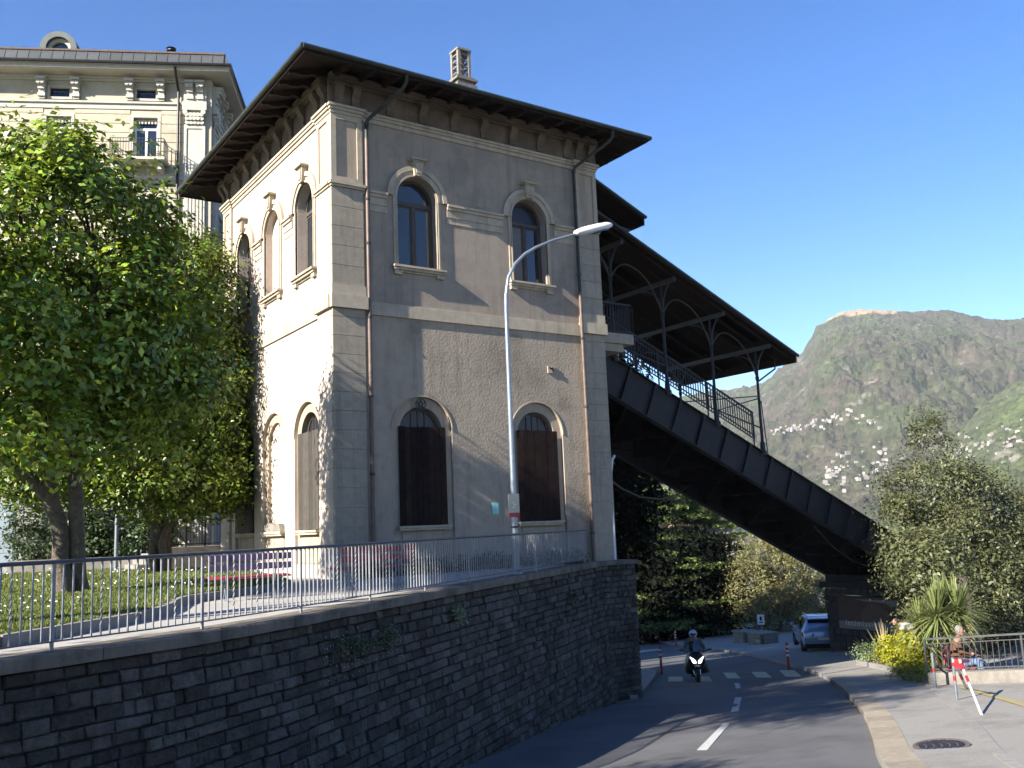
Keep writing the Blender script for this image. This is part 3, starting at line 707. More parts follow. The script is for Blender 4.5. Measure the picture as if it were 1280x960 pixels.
# stair flight walls: railings on the far side, on the near side, and bracing
def slope_rail(y, x0, x1, base, h, name='railing', pitch=.145, mid=True):
    root = thing(name, *RAILTXT[name+str(y)], loc=(x0, y, base(x0)))
    for zz, r_ in ((h, .045), (h-.2, .028), (.22, .028), (.06, .028)):
        MB().beam((x0, y, base(x0)+zz), (x1, y, base(x1)+zz), r_*1.4, r_*1.4).obj('rail', M['iron'], root)
    n = int((x1-x0)/pitch)
    me = None
    proto = MB().box(-.016, .016, -.016, .016, .10, h).mesh('baluster')
    for k in range(n+1):
        x = x0+(x1-x0)*k/n
        o = link('baluster', proto, M['iron'], root, local=True); o.location = Vector((x, y, base(x)))-WO[root.name]
    for k in range(int((x1-x0)/2.8)+1):
        x = min(x0+k*2.8, x1); MB().tube([(x, y, base(x)-.3), (x, y, base(x)+h+.03)], .035, 6).obj('post', M['iron'], root)
    return root
RAILTXT = {'railing32.6': ('dark iron railing with thin bars along the far side of the platform stairs', 'railing'),
           'railing28.35': ('dark iron railing with thin bars between the columns of the platform canopy', 'railing'),
           'railing25.4': ('', '')}
slope_rail(28.35, 21.4, 32.65, lambda x: gt(x)+.60, 1.25)
for i in range(len(CX)-1):
    xa, xb = CX[i], CX[i+1]
    if i == 3:
        MB().beam((xa, 28, gt(xa)+.6), (xb, 28, gt(xb)+2.5), .05, .05).obj('tie_rod', M['iron'], can)
        MB().beam((xa-2.5, 30.0, gt(xa)+1.0), (xb, 28, gt(xb)+2.6), .045, .045).obj('tie_rod', M['iron'], can)
    MB().beam((xa, 28, gt(xa)+1.0-.35), (xb, 28, gt(xb)+1.15), .05, .05).obj('tie_rod', M['iron'], can)
MB().tube([(32.98, 27.95, gt(33)+.1), (32.80, 27.95, gt(33)+2.5)], .025, 6).obj('tie_rod', M['iron'], can)
# steps between the girders (the platform itself)
st = MB()
for k in range(52):
    x = 21.3+k*.31; z = gt(x)+.02
    st.box(x, x+.33, 31.2, 32.5, z-.25, z+.02)
st_o = st.obj('platform_steps', M['concrete'], via); tag(st_o, kind='stuff')
# balcony landing beside the house wall
bal = thing('landing', 'small pale concrete landing with dark railing on the right wall of the station house', 'balcony', (X1, 25.6, 7.8))
MB().box(X1+.09, 23.0, 25.35, 26.9, 7.74, 8.12).obj('slab', M['quoin'], bal)
MB().box(X1+.09, 22.55, 25.45, 26.8, 7.45, 7.738).obj('corbel', M['quoin'], bal)
MB().beam((X1+.1, 25.42, 9.25), (23.0, 25.42, 9.25), .05, .05).beam((X1+.1, 25.42, 8.2), (23.0, 25.42, 8.2), .04, .03).obj('rail', M['iron'], bal)
pm = MB().box(-.012, .012, -.012, .012, 0, 1.08).mesh('baluster')
for k in range(14):
    o = link('baluster', pm, M['iron'], bal, local=True); o.location = Vector((X1+.16+k*.135, 25.42, 8.14))-WO[bal.name]
for k in range(9):
    o = link('baluster', pm, M['iron'], bal, local=True); o.location = Vector((22.97, 25.55+k*.15, 8.14))-WO[bal.name]

# ================================================================== RETAINING WALL
random.seed(21)
WL = [(-7.5, 8.9), (-2, 11.05), (1.44, 12.42), (3.23, 13.13), (5.33, 14.34), (7.62, 15.97), (11.99, 19.0), (19.75, 24.35)]
WL = [Vector((a, b)) for a, b in WL]
seg = [(WL[i+1]-WL[i]).length for i in range(len(WL)-1)]; WTOT = sum(seg)
def wl(s, off=0.0):
    """point on the wall line at arc length s, moved `off` towards the street; also the direction"""
    s = max(0, min(WTOT-1e-4, s)); i = 0
    while s > seg[i]: s -= seg[i]; i += 1
    d0 = (WL[i+1]-WL[i]).normalized(); t = s/seg[i]
    # smooth the direction across the bends
    dp = (WL[i]-WL[i-1]).normalized() if i else d0
    dn = (WL[i+2]-WL[i+1]).normalized() if i+2 < len(WL) else d0
    d = (d0 + dp*max(0, .5-t) + dn*max(0, t-.5)).normalized(); n = Vector((d.y, -d.x))
    return WL[i]+(WL[i+1]-WL[i])*t+n*off, d, n
BAT = .13
wall = thing('retaining_wall', 'long battered retaining wall of coursed dark stone below the terrace railing', 'wall', (5, 14, -2))
b = MB(); N_ = 60
vs = []
for i in range(N_+1):
    s = WTOT*i/N_
    for z, o in ((-.14, -.07), (-2.5, 2.5*BAT-.07), (-6.5, 6.5*BAT-.07)):
        p, d, n = wl(s, o); vs.append((p.x, p.y, z))
b.add(vs, [(i*3+k, (i+1)*3+k, (i+1)*3+k+1, i*3+k+1) for i in range(N_) for k in range(2)])
b.obj('mortar_face', M['mortar'], wall)
def stone_geo(p, d, n, z, L, h, dep, slope):
    """chamfered block, front a little proud and uneven"""
    j = lambda a: random.uniform(-a, a)
    vs = []
    up_ = Vector((-n.x*slope, -n.y*slope, 1))
    for back in (1, 0):
        for (a, c) in ((-.5, 0), (.5, 0), (.5, 1), (-.5, 1)):
            q = Vector((p.x, p.y, z))+Vector((d.x, d.y, 0))*(a*L)+up_*(c*h)
            q += Vector((n.x, n.y, 0))*(-.08 if back else dep-.018)
            if not back: q += Vector((d.x*j(.012), d.y*j(.012), j(.010)))
            vs.append(q)
    ins = .018
    for (a, c) in ((-.5, 0), (.5, 0), (.5, 1), (-.5, 1)):
        q = Vector((p.x, p.y, z))+Vector((d.x, d.y, 0))*(a*(L-2*ins)+j(.008))+up_*(c*(h-2*ins)+ins+j(.006))
        q += Vector((n.x, n.y, 0))*(dep+j(.012)); vs.append(q)
    fs = []
    for k in range(4):
        m_ = (k+1) % 4; fs.append((k, m_, 4+m_, 4+k)); fs.append((4+k, 4+m_, 8+m_, 8+k))
    fs.append((8, 9, 10, 11))
    return vs, fs
stones = []
z = -.18
while z > -5.6:
    h = random.uniform(.15, .215); z -= h
    s = random.uniform(0, .3)
    while s < WTOT-.05:
        L = random.choice([random.uniform(.16, .30), random.uniform(.25, .45), random.uniform(.3, .58)])
        L = min(L, WTOT-s)
        if L > .08:
            p, d, n = wl(s+L/2, -z*BAT-.05)
            if z+h > gz(p.x, p.y)-.15:
                stones.append(stone_geo(p, d, n, z+.009, L-.016, h-.022, random.uniform(.025, .085), BAT)+((Vector((p.x, p.y, z))-EYE).length, p.x, p.y, z, s))
        s += L
# the buttress under the house corner
BX0, BX1, BY0 = 19.72, 21.45, 24.28
z = -.14
while z > -6.2:
    h = random.uniform(.15, .21); z -= h
    for face in (0, 1):
        s = 0; tot = (BX1-BX0) if face == 0 else 1.2
        while s < tot-.02:
            L = min(random.uniform(.2, .45), tot-s)
            if tot-s-L < .12: L = tot-s
            if face == 0: p, d, n = Vector((BX0+s+L/2, BY0)), Vector((1, 0)), Vector((0, -1))
            else: p, d, n = Vector((BX0, BY0+1.2-s-L/2)), Vector((0, -1)), Vector((-1, 0))
            stones.append(stone_geo(p, d, n, z+.009, L-.016, h-.018, random.uniform(.02, .05), 0)+((Vector((p.x, p.y, z))-EYE).length+(3 if face == 0 else 60), p.x, p.y, z, -1))
            s += L
MB().box(BX0+.02, BX1-.02, BY0+.03, 27.8, -7, -.15).obj('buttress_core', M['mortar'], wall)
MB().box(BX0-.07, BX1+.08, BY0-.08, Y0+.3, -.14, -.015).obj('buttress_cap', M['coping'], wall)
def in_frame(x, y, z):
    v = Vector((x, y, z))-EYE; k = v.dot(FW)
    return k > 0 and abs(v.dot(RT)/k*FPX) < 650 and abs(v.dot(UP)/k*FPX) < 490
vis = sorted([q for q in stones if in_frame(*q[3:6])], key=lambda q: q[2])
for q in vis[:290]:
    MB().add(q[0], q[1]).obj('stone', M['wallstone'], wall)
ids = set(id(q) for q in vis[:290]); rest = MB()
for q in stones:
    if id(q) not in ids: rest.add(q[0], q[1])
o = rest.obj('stone_courses', M['wallstone'], wall); tag(o, kind='stuff')
# coping slabs
s = 0
while s < WTOT-.02:
    L = min(random.uniform(1.3, 2.0), WTOT-s)
    if WTOT-s-L < .5: L = WTOT-s
    b = MB(); n_ = 3; vs = []
    for i in range(n_+1):
        ss = s+.006+(L-.012)*i/n_
        for (o_, zz) in ((-.42, 0), (.10, 0), (.13, -.03), (.12, -.17), (-.42, -.17)):
            p, d, n = wl(ss, o_); vs.append((p.x, p.y, zz+random.uniform(-.006, .006)))
    fs = [(i*5+k, i*5+(k+1) % 5, (i+1)*5+(k+1) % 5, (i+1)*5+k) for i in range(n_) for k in range(5)]+[(4, 3, 2, 1, 0), tuple(n_*5+k for k in range(5))]
    b.add(vs, fs); b.obj('coping_slab', M['coping'], wall); s += L
# railing on the coping
fen = thing('railing', 'long grey railing with plain and twisted bars on top of the dark stone wall', 'railing', (5, 14, 0))
def F(s, z, off=-.16): p, d, n = wl(s, off); return Vector((p.x, p.y, z))
S0, S1 = 5.5, WTOT-.25
n = 60
MBr = MB(); MBr.tube([F(S0+(S1-S0)*i/n, 1.05) for i in range(n+1)], .026, 8); MBr.obj('top_rail', M['rail_dark'], fen, smooth=True)
b = MB()
for i in range(n): b.beam(F(S0+(S1-S0)*i/n, .10), F(S0+(S1-S0)*(i+1)/n, .10), .035, .018)
b.obj('bottom_rail', M['rail_dark'], fen)
bal_me = MB().box(-.0095, .0095, -.0095, .0095, .10, 1.03).mesh('baluster')
tw = MB(); K = 40
for i in range(K+1):
    a = i*.42 if 6 < i < K-4 else (6*.42 if i <= 6 else (K-4)*.42)
    zz = .10+.93*i/K
    for k in range(4): tw.v.append((.0145*math.cos(a+k*PI/2), .0145*math.sin(a+k*PI/2), zz))
for i in range(K):
    for k in range(4): tw.f.append((i*4+k, i*4+(k+1) % 4, (i+1)*4+(k+1) % 4, (i+1)*4+k))
tw_me = tw.mesh('twisted_baluster')
post_me = MB().box(-.022, .022, -.012, .012, -.02, 1.05).mesh('post')
sp = .1285; k = 0; s = S0
while s < S1:
    p, d, n_ = wl(s, -.16); rz = math.atan2(d.y, d.x)
    if k % 18 == 0: me, nm = post_me, 'post'
    elif k % 18 in (5, 9, 14): me, nm = tw_me, 'baluster'
    else: me, nm = bal_me, 'baluster'
    o = link(nm, me, M['fence'], fen, local=True); o.location = Vector((p.x, p.y, 0))-WO[fen.name]; o.rotation_euler = (0, 0, rz)
    if nm == 'post':
        MB().cbox((0, 0, -.005), .10, .08, .012).obj('base_plate', M['rail_dark'], o, local=True)
    s += sp; k += 1

# ================================================================== TERRACE
def flat(name, poly, z, m, kind='structure', t=.05):
    o = MB().prism(poly, [], z-t, z, lambda u, v, d: (u, v, d)).obj(name, m); return tag(o, kind=kind)
T_edge = [wl(WTOT*i/40, -.41)[0] for i in range(41)]
poly = [(p.x, p.y) for p in T_edge]+[(X1-.1, Y0+.1), (X1-.1, Y1-.2), (14, 62), (-40, 75), (-40, 8)]
flat('terrace_paving', poly, -.012, M['path'], t=.3)
# body of the terrace so that nothing looks hollow from the side
lawn_k = [(-8, 10.3), (-3.2, 12.0), (.2, 13.2), (1.05, 13.56), (1.43, 13.9), (2.08, 14.55), (2.84, 15.3), (3.65, 16.1), (4.33, 17.41), (5.0, 19.3), (5.55, 19.95), (6.37, 20.5), (7.6, 21.6), (8.7, 23.0), (9.3, 25.5), (9.5, 30), (9.6, 41)]
lawn_poly = lawn_k+[(-9, 45), (-16, 40), (-16, 12)]
def lawn_z(x, y): return .11+.10*min(1, max(0, (math.hypot(x-4, y-14)-2)/8))+.03*noise.noise(Vector((x*.5, y*.5, 0)))
def inside(p, poly):
    x, y = p; c = False; j = len(poly)-1
    for i in range(len(poly)):
        xi, yi = poly[i]; xj, yj = poly[j]
        if (yi > y) != (yj > y) and x < (xj-xi)*(y-yi)/(yj-yi)+xi: c = not c
        j = i
    return c
def drape(name, poly, hfun, m, step=2.0, skirt=.25, kind='structure', parent=None, label=None):
    bm = bmesh.new(); vs = [bm.verts.new((p[0], p[1], 0)) for p in poly]; bm.faces.new(vs)
    xs = [p[0] for p in poly]; ys = [p[1] for p in poly]
    x = math.floor(min(xs)/step)*step+step
    while x < max(xs):
        bmesh.ops.bisect_plane(bm, geom=bm.verts[:]+bm.edges[:]+bm.faces[:], plane_co=(x, 0, 0), plane_no=(1, 0, 0)); x += step
    y = math.floor(min(ys)/step)*step+step
    while y < max(ys):
        bmesh.ops.bisect_plane(bm, geom=bm.verts[:]+bm.edges[:]+bm.faces[:], plane_co=(0, y, 0), plane_no=(0, 1, 0)); y += step
    bmesh.ops.triangulate(bm, faces=bm.faces[:])
    for v in bm.verts: v.co.z = hfun(v.co.x, v.co.y)
    bmesh.ops.recalc_face_normals(bm, faces=bm.faces)
    if bm.faces[0].normal.z < 0: bmesh.ops.reverse_faces(bm, faces=bm.faces[:])
    if skirt:
        ed = [e for e in bm.edges if e.is_boundary]
        r = bmesh.ops.extrude_edge_only(bm, edges=ed)
        for v in [g_ for g_ in r['geom'] if isinstance(g_, bmesh.types.BMVert)]: v.co.z -= skirt
    me = bpy.data.meshes.new(name); bm.to_mesh(me); bm.free()
    o = link(name, me, m, parent)
    if parent is None or kind == 'stuff': tag(o, kind=kind)
    return o
lawn = drape('lawn', lawn_poly, lawn_z, M['lawn'], 1.0, .3)
def kerb_run(parent, pts, w, h, ztop, m, L0=1.0, side=1, name='kerb_stone', clamp=.012):
    """blocks along a line of (x, y); ztop(x, y) gives the top"""
    P_ = [Vector(p) for p in pts]
    sg = [(P_[i+1]-P_[i]).length for i in range(len(P_)-1)]; tot = sum(sg)
    def at(s):
        i = 0
        while i < len(sg)-1 and s > sg[i]: s -= sg[i]; i += 1
        return P_[i]+(P_[i+1]-P_[i])*min(1, s/sg[i])
    n = int(tot/L0); L = tot/n
    for k in range(n):
        a, c = at(k*L+clamp/2), at((k+1)*L-clamp/2); d = (c-a).normalized(); nn = Vector((d.y, -d.x))*side*w
        vs = []
        for q in (a, c, c+nn, a+nn): vs.append((q.x, q.y, ztop(q.x, q.y)-h))
        for q, e in ((a, 1), (c, 1), (c+nn, 0), (a+nn, 0)): vs.append((q.x, q.y, ztop(q.x, q.y)))
        MB().add(vs, [(0, 3, 2, 1), (4, 5, 6, 7), (0, 1, 5, 4), (1, 2, 6, 5), (2, 3, 7, 6), (3, 0, 4, 7)]).obj(name, m, parent)
kerb_run(lawn, lawn_k[:16], .12, .4, lambda x, y: .15+.0*x, M['kerb_grey'], 1.0, 1)
# grass blades and daisies
gl = []
tries = 0
while len(gl) < 60000 and tries < 400000:
    tries += 1
    d = random.uniform(12.5, 42)**1.0; a = R(random.uniform(4.5, 20))
    x, y = d*math.sin(a), d*math.cos(a)
    if random.random() > min(1, 17/d): continue
    if inside((x, y), lawn_poly): gl.append((x, y))
gv = []; gf = []
for (x, y) in gl:
    h = random.uniform(.035, .085)*(1.4 if noise.noise(Vector((x*1.3, y*1.3, 4))) > .1 else .9); w = .012+.0012*math.hypot(x, y)/2
    a = random.uniform(0, PI); z = lawn_z(x, y)-.01; n = len(gv)
    lx, ly = random.uniform(-.06, .06), random.uniform(-.06, .06)
    gv += [(x-w*math.cos(a), y-w*math.sin(a), z), (x+w*math.cos(a), y+w*math.sin(a), z), (x+lx, y+ly, z+h)]; gf.append((n, n+1, n+2))
g_ = MB(); g_.v = gv; g_.f = gf; o = g_.obj('grass', M['grass'], None, fix=False); tag(o, kind='stuff')
dz_ = MB()
for (x, y) in gl[::260]:
    if noise.noise(Vector((x*.4, y*.4, 9))) > -.05:
        z = lawn_z(x, y)+random.uniform(.10, .16); r = .011+.0005*y
        dz_.add([(x+r*math.cos(t*PI/3), y+r*math.sin(t*PI/3), z+r*.5*math.sin(t*PI/3)) for t in range(6)], [(0, 1, 2, 3, 4, 5)])
o = dz_.obj('daisies', M['daisy'], None, fix=False); tag(o, kind='stuff')

# ================================================================== STREET
ground = drape('ground', [(-60, -60), (140, -60), (190, 40), (190, 190), (-60, 190)], lambda x, y: gz(x, y)-.35, M['earth'], 8.0, 0)
# the land runs on to the horizon
vs = []; fs = []; rr = [60, 120, 180, 260, 400, 700, 1200, 2500, 4000, 6200]; na = 72
def far_z(x, y):
    r = math.hypot(x, y); a = math.degrees(math.atan2(x, y))
    if r < 150: return -14
    return -14-(min(r, 900)-150)*.05
for r in rr:
    for k in range(na): a = 2*PI*k/na; vs.append((r*math.sin(a), r*math.cos(a), min(far_z(r*math.sin(a), r*math.cos(a)), gz(r*math.sin(a), r*math.cos(a))-1.5 if r < 130 else 0)))
fs = [(i*na+k, i*na+(k+1) % na, (i+1)*na+(k+1) % na, (i+1)*na+k) for i in range(len(rr)-1) for k in range(na)]
o = MB().add(vs, fs).obj('valley_ground', mat('valley', (.05, .065, .03), .95, (.09, .09, .06), .02, coords='Object'), None); tag(o, kind='structure')
KP = [gnd(*p).xy for p in ((1097, 959), (1092, 925), (1080, 895), (1060, 872), (1040, 853), (1015, 841), (985, 832), (950, 823), (905, 814), (850, 808), (788, 797))]
KP = [Vector((5.0, 2.2)), Vector((8.6, 5.5))]+KP+[Vector((62, 88)), Vector((58, 105))]
def smooth_line(pts, it=2):
    for _ in range(it):
        q = [pts[0]]
        for i in range(len(pts)-1): q += [pts[i]*.75+pts[i+1]*.25, pts[i]*.25+pts[i+1]*.75]
        pts = q+[pts[-1]]
    return pts
KS = smooth_line(KP)
left = [(p.x, p.y) for p in [wl(WTOT*i/20, .3)[0] for i in range(21)]]
road_poly = left+[(21.3, 24.6), (21.3, 36), (21.3, 60), (30, 105)]+[(p.x, p.y) for p in reversed(KS)]+[(0, -2), (-6, 2)]
road = drape('road', road_poly, gz, M['asphalt'], 1.5, .2)
PH = .13
pave_poly = [(p.x, p.y) for p in KS]+[(75, 118), (130, 60), (130, -10), (40, -30), (8, -10)]
pave = drape('pavement', pave_poly, lambda x, y: gz(x, y)+PH-.006, M['asphalt2'], 1.5, .3)
near = [p for p in KS if p.length < 34]; far = [p for p in KS if p.length >= 33]
kerb_run(pave, near, .50, .35, lambda x, y: gz(x, y)+PH, M['kerb'], .95, 1)
kerb_run(pave, far, .26, .35, lambda x, y: gz(x, y)+PH, M['kerb_grey'], 1.1, 1)
# small pavement that starts behind the buttress
LP = [gnd(*p).xy for p in ((797, 874), (812, 858), (820, 846), (821, 841), (812, 839), (786, 838))]
lp = [(p.x, p.y) for p in LP]+[(21.5, 34), (21.5, 25.7)]
sp_ = drape('side_pavement', lp, lambda x, y: gz(x, y)+PH-.006, M['asphalt2'], 1.0, .3)
kerb_run(sp_, LP[:5], .24, .35, lambda x, y: gz(x, y)+PH, M['kerb_grey'], .9, -1)
def marking(name, px, m, lift=.006, base=0):
    P_ = [gnd(*p) for p in px]
    vs = [(p.x, p.y, gz(p.x, p.y)+lift+base) for p in P_]
    vs2 = [(x, y, z-.003) for x, y, z in vs]
    o = MB().prism([(p.x, p.y) for p in P_], [], 0, 1, lambda u, v, d: (u, v, gz(u, v)+base+lift-(.004 if d == 0 else 0))).obj(name, m, None)
    return tag(o, kind='structure')
for q in ([(836, 846), (853, 846), (854, 852), (835, 852)], [(872, 846), (886, 846), (891, 852), (874, 852)], [(904, 841), (919, 841), (926, 848), (909, 848)],
          [(939, 840), (957, 840), (965, 847), (946, 847)], [(974, 838), (993, 838), (1002, 846), (982, 846)]): marking('crosswalk_stripe', q, M['paint_yellow'])
for q in ([(918, 854), (924, 854), (926, 860), (920, 861)], [(919, 872), (927, 872), (923, 889), (914, 890)], [(904, 905), (912, 905), (884, 938), (871, 938)],
          [(786, 815), (822, 811), (823, 812.5), (786, 817.5)]): marking('centre_line', q, M['paint_white'])
# parking bay line and the strip at the back of the footway
marking('bay_line', [(1198, 866), (1203, 865), (1290, 889), (1290, 895)], M['paint_yellow2'], .012, PH)
bl = [(1152, 858), (1170, 873), (1185, 888), (1200, 901), (1216, 918), (1232, 941), (1244, 959)]
strip = [gnd(*p).xy for p in bl]; strip += [Vector((9, 4.2))]
kerb_run(pave, smooth_line(strip, 1), .16, .02, lambda x, y: gz(x, y)+PH+.012, M['kerb_grey'], .9, -1, 'edge_sett')
# manhole cover
p = gnd(1178, 944); mh = thing('manhole_cover', 'round cast iron manhole cover with slots in the pale footway', 'manhole cover', (p.x, p.y, p.z+PH))
tilt = Matrix.Rotation(math.atan(.09), 4, Vector((1, 0, 0))).to_3x3()
def tl_(x, y, z): q = tilt.inverted() @ Vector((x, y, z)); return (q.x, q.y, q.z)
b = MB(); b.prism(arc(0, 0, .42, 0, 352, 44), [arc(0, 0, .37, 0, 352, 44)], 0, .022, lambda u, v, d: tl_(u, v, d)); b.obj('frame', M['castiron'], mh, local=True)
b = MB(); b.prism(arc(0, 0, .368, 0, 352, 44), [], 0, .012, lambda u, v, d: tl_(u, v, d)); lid = b.obj('lid', M['castiron'], mh, local=True)
b = MB()
for i in range(-8, 9):
    u = i*.04; hl = math.sqrt(max(0, .34**2-u*u))
    j = -hl
    while j < hl-.02:
        e = min(j+.09, hl); b.prism(rect(u-.012, u+.012, j, e), [], .012, .022, lambda a, c, d: tl_(a, c, d)); j += .115
b.obj('grip_pattern', M['iron'], lid, local=True)
mh.rotation_euler = (0, 0, R(40))
def ztop(px, py, base):
    r = ray(px, py); return EYE.z + r.z*(math.hypot(base.x, base.y)/math.hypot(r.x, r.y))
def facing(p): return math.atan2(p.y, p.x)-PI/2      # rz that turns local -Y towards the camera

# ------------------------------------------------------------------ street furniture
# street lamp on the terrace edge
lx, ly = 14.35, 21.0
lamp = thing('street_lamp', 'tall grey street lamp with a curved arm and white head before the station house', 'street lamp', (lx, ly, 0))
pts = [(14.35, 21, -.02), (14.35, 21, 1.6), (14.35, 21, 7.2), (14.37, 21, 7.7), (14.47, 21, 8.22), (14.72, 21, 8.64), (15.08, 21, 8.98), (15.5, 21, 9.24), (16.1, 21, 9.53), (17.0, 21, 9.86)]
MB().tube(pts, [.085, .082, .055, .053, .05, .048, .046, .044, .04, .038], 12).obj('pole', M['galv'], lamp, smooth=True)
b = MB(); n = 14; prof_ = []
hd = Vector((18.45, 21, 10.34))-Vector((16.95, 21, 9.84)); L_ = hd.length; hd.normalize()
sec = [(0, .05, .05), (.05, .12, .10), (.3, .16, .14), (.6, .19, .15), (1.0, .19, .15), (1.35, .17, .13), (1.50, .12, .09), (1.56, .02, .02)]
vs = []
upv = Vector((-hd.z, 0, hd.x))
for t, w, h in sec:
    for k in range(n):
        a = 2*PI*k/n; vs.append(Vector((16.95, 21, 9.86))+hd*t+Vector((0, 1, 0))*(w*math.cos(a))+upv*(h*math.sin(a)*(1 if math.sin(a) > 0 else .7)))
b.add(vs, [(i*n+k, i*n+(k+1) % n, (i+1)*n+(k+1) % n, (i+1)*n+k) for i in range(len(sec)-1) for k in range(n)]+[tuple(reversed(range(n)))])
ho = b.obj('lamp_head', M['lampwhite'], lamp, smooth=True)
b = MB(); c_ = Vector((16.95, 21, 9.86))+hd*.95-upv*.075
vs = [c_+hd*(.42*math.cos(2*PI*k/14))+Vector((0, 1, 0))*(.12*math.sin(2*PI*k/14))-upv*e for e in (0, .05) for k in range(14)]
b.add(vs, [tuple(range(14)), tuple(range(27, 13, -1))]+[(k, (k+1) % 14, 14+(k+1) % 14, 14+k) for k in range(14)]); b.obj('lens', M['glass'], ho)
b = MB(); b.cbox((lx-.1, ly-.14, 1.88), .34, .03, .50); po = b.obj('sign_plate', M['beige'], lamp)
for dx_, dz in ((-.04, .04), (.02, -.02), (-.02, -.09)): MB().cbox((lx-.1+dx_, ly-.158, 1.86+dz), .07, .006, .045).obj('pictogram', M['white'], po)
MB().cbox((lx-.1, ly-.15, 1.56), .34, .03, .11).obj('red_plate', M['darkred'], lamp)
MB().lathe((lx, ly, 1.22), [(.104, 0), (.104, .05)], 12).obj('band', M['iron'], lamp)
MB().lathe((lx, ly, 0), [(.16, 0), (.16, .05), (.12, .12), (.10, .14)], 12).obj('base_collar', M['galv'], lamp)

def bench(p0, p1, label, col, group=None, seatcol=None):
    """slatted bench; backrest plane on the p0-p1 line, seat on the far side"""
    a, c = Vector(p0), Vector(p1); L = (c-a).length; rz = math.atan2(c.y-a.y, c.x-a.x)
    t = thing('park_bench', label, 'bench', (a.x, a.y, 0), rz)
    def sl(name, y, z, w, h, tl, m):
        b = MB(); co, si = math.cos(tl), math.sin(tl)
        vs = []
        for x in (0, L):
            for (u, v) in ((-w/2, -h/2), (w/2, -h/2), (w/2, h/2), (-w/2, h/2)): vs.append((x, y+u*co-v*si, z+u*si+v*co))
        b.add(vs, [(0, 1, 2, 3), (7, 6, 5, 4), (0, 4, 5, 1), (1, 5, 6, 2), (2, 6, 7, 3), (3, 7, 4, 0)]); b.obj(name, m, t, local=True, bevel=.004)
    sl('backrest_slat', .00, .86, .035, .13, R(14), M[col]); sl('backrest_slat', .055, .67, .035, .13, R(14), M[col])
    for k in range(3): sl('seat_slat', .20+k*.15, .45+.01*k, .125, .035, 0, M[seatcol or col])
    for x in (L*.2, L*.8):
        b = MB()
        b.tube([(x, -.05, .94), (x, .04, .70), (x, .13, .44), (x, .55, .46)], .017, 6)
        b.tube([(x, .13, .44), (x, .50, .02)], .017, 6); b.tube([(x, .55, .46), (x, .08, .02)], .017, 6)
        b.tube([(x, .0, .02), (x, .58, .02)], .015, 6)
        b.obj('leg_frame', M['galv'], t, local=True)
    return t
a_ = at_z(268, 745, 0).xy; c_ = at_z(361, 741, 0).xy
a_ = Vector((5.60, 19.0)); c_ = Vector((7.20, 18.72))
bench(a_, c_, 'park bench with two violet back slats on the sunny paving behind the railing', 'violet', 'benches on the terrace', 'redpaint')
bench(Vector((8.75, 19.75)), Vector((10.85, 20.15)), 'park bench with red slats in the shade before the street wall', 'redpaint', 'benches on the terrace')

def bollard(px, py, tpx, tpy, label):
    p = gnd(px, py); h = ztop(tpx, tpy, p)-p.z
    t = thing('bollard', label, 'bollard', p, 0, 'red marker posts at the crossing')
    r = .06
    MB().lathe((0, 0, 0), [(r*1.9, 0), (r*1.8, .03), (r*1.1, .06), (r, .12), (r, h*.97), (r*.7, h)], 12).obj('post', M['red'], t, local=True, smooth=True)
    for k in range(3): MB().lathe((0, 0, h*(.50+.16*k)), [(r*1.03, 0), (r*1.05, .01), (r*1.05, h*.055), (r*1.03, h*.06)], 12).obj('reflector_band', M['white'], t, local=True)
bollard(827, 843, 826, 807, 'red marker post with white bands left of the motorcyclist')
bollard(845, 808, 845, 787, 'small red marker post by the far kerb behind the motorcyclist')
bollard(986, 837, 985, 803, 'red marker post with white bands by the right kerb in front of the car')

# sign and the stone gate posts across the street
p = gnd(953, 800); p = EYE+(p-EYE)*1.0
t = thing('street_sign', 'small white rectangular sign on a thin pole above the stone gate piers', 'sign', p)
h = ztop(953, 768, p)-p.z; MB().tube([(0, 0, -.1), (0, 0, h)], .04, 8).obj('pole', M['galv'], t, local=True)
s_ = MB(); s_.cbox((0, -.05, h-.38), .52, .04, .74); so = s_.obj('plate', M['white'], t, local=True); t.rotation_euler = (0, 0, facing(p))
MB().cbox((0, -.075, h-.30), .16, .008, .30).obj('black_symbol', M['black'], so, local=True); MB().cbox((0, -.075, h-.58), .28, .008, .08).obj('black_symbol', M['black'], so, local=True)
def block_pier(px0, px1, pyb, pyt, label, depth=1.6):
    a, c = gnd(px0, pyb), gnd(px1, pyb); c = Vector((c.x, c.y, a.z)); rz = math.atan2(c.y-a.y, c.x-a.x); W = (c.xy-a.xy).length
    H = ztop(px0, pyt, a)-a.z
    t = thing('stone_pier', label, 'stone pier', (a.x, a.y, a.z), rz, 'stone gate piers across the street')
    random.seed(int(px0)); z = -.6; MB().box(.04, W-.04, .05, depth, -.6, H-.14).obj('core', M['mortar'], t, local=True)
    while z < H-.16:
        hh_ = min(random.uniform(.25, .42), H-.14-z); x = 0
        while x < W-.01:
            w = min(random.uniform(.35, .8), W-x)
            if W-x-w < .2: w = W-x
            MB().cbox((x+w/2, random.uniform(-.015, .015)+.09, z+hh_/2), w-.02, .2, hh_-.02).obj('stone', M['stoneblk'], t, local=True, bevel=.012); x += w
        z += hh_
    for xx in (.0, W):
        z = -.6
        while z < H-.16:
            hh_ = min(.36, H-.14-z); MB().cbox((xx, depth/2+.1, z+hh_/2), .12, depth-.25, hh_-.02).obj('stone', M['stoneblk'], t, local=True, bevel=.012); z += hh_
    MB().box(-.10, W+.10, -.08, depth+.08, H-.138, H).obj('cap_stone', M['stoneblk'], t, local=True, bevel=.02)
block_pier(917, 930, 806, 788, 'left and narrower of the two low stone gate piers across the street', 1.3)
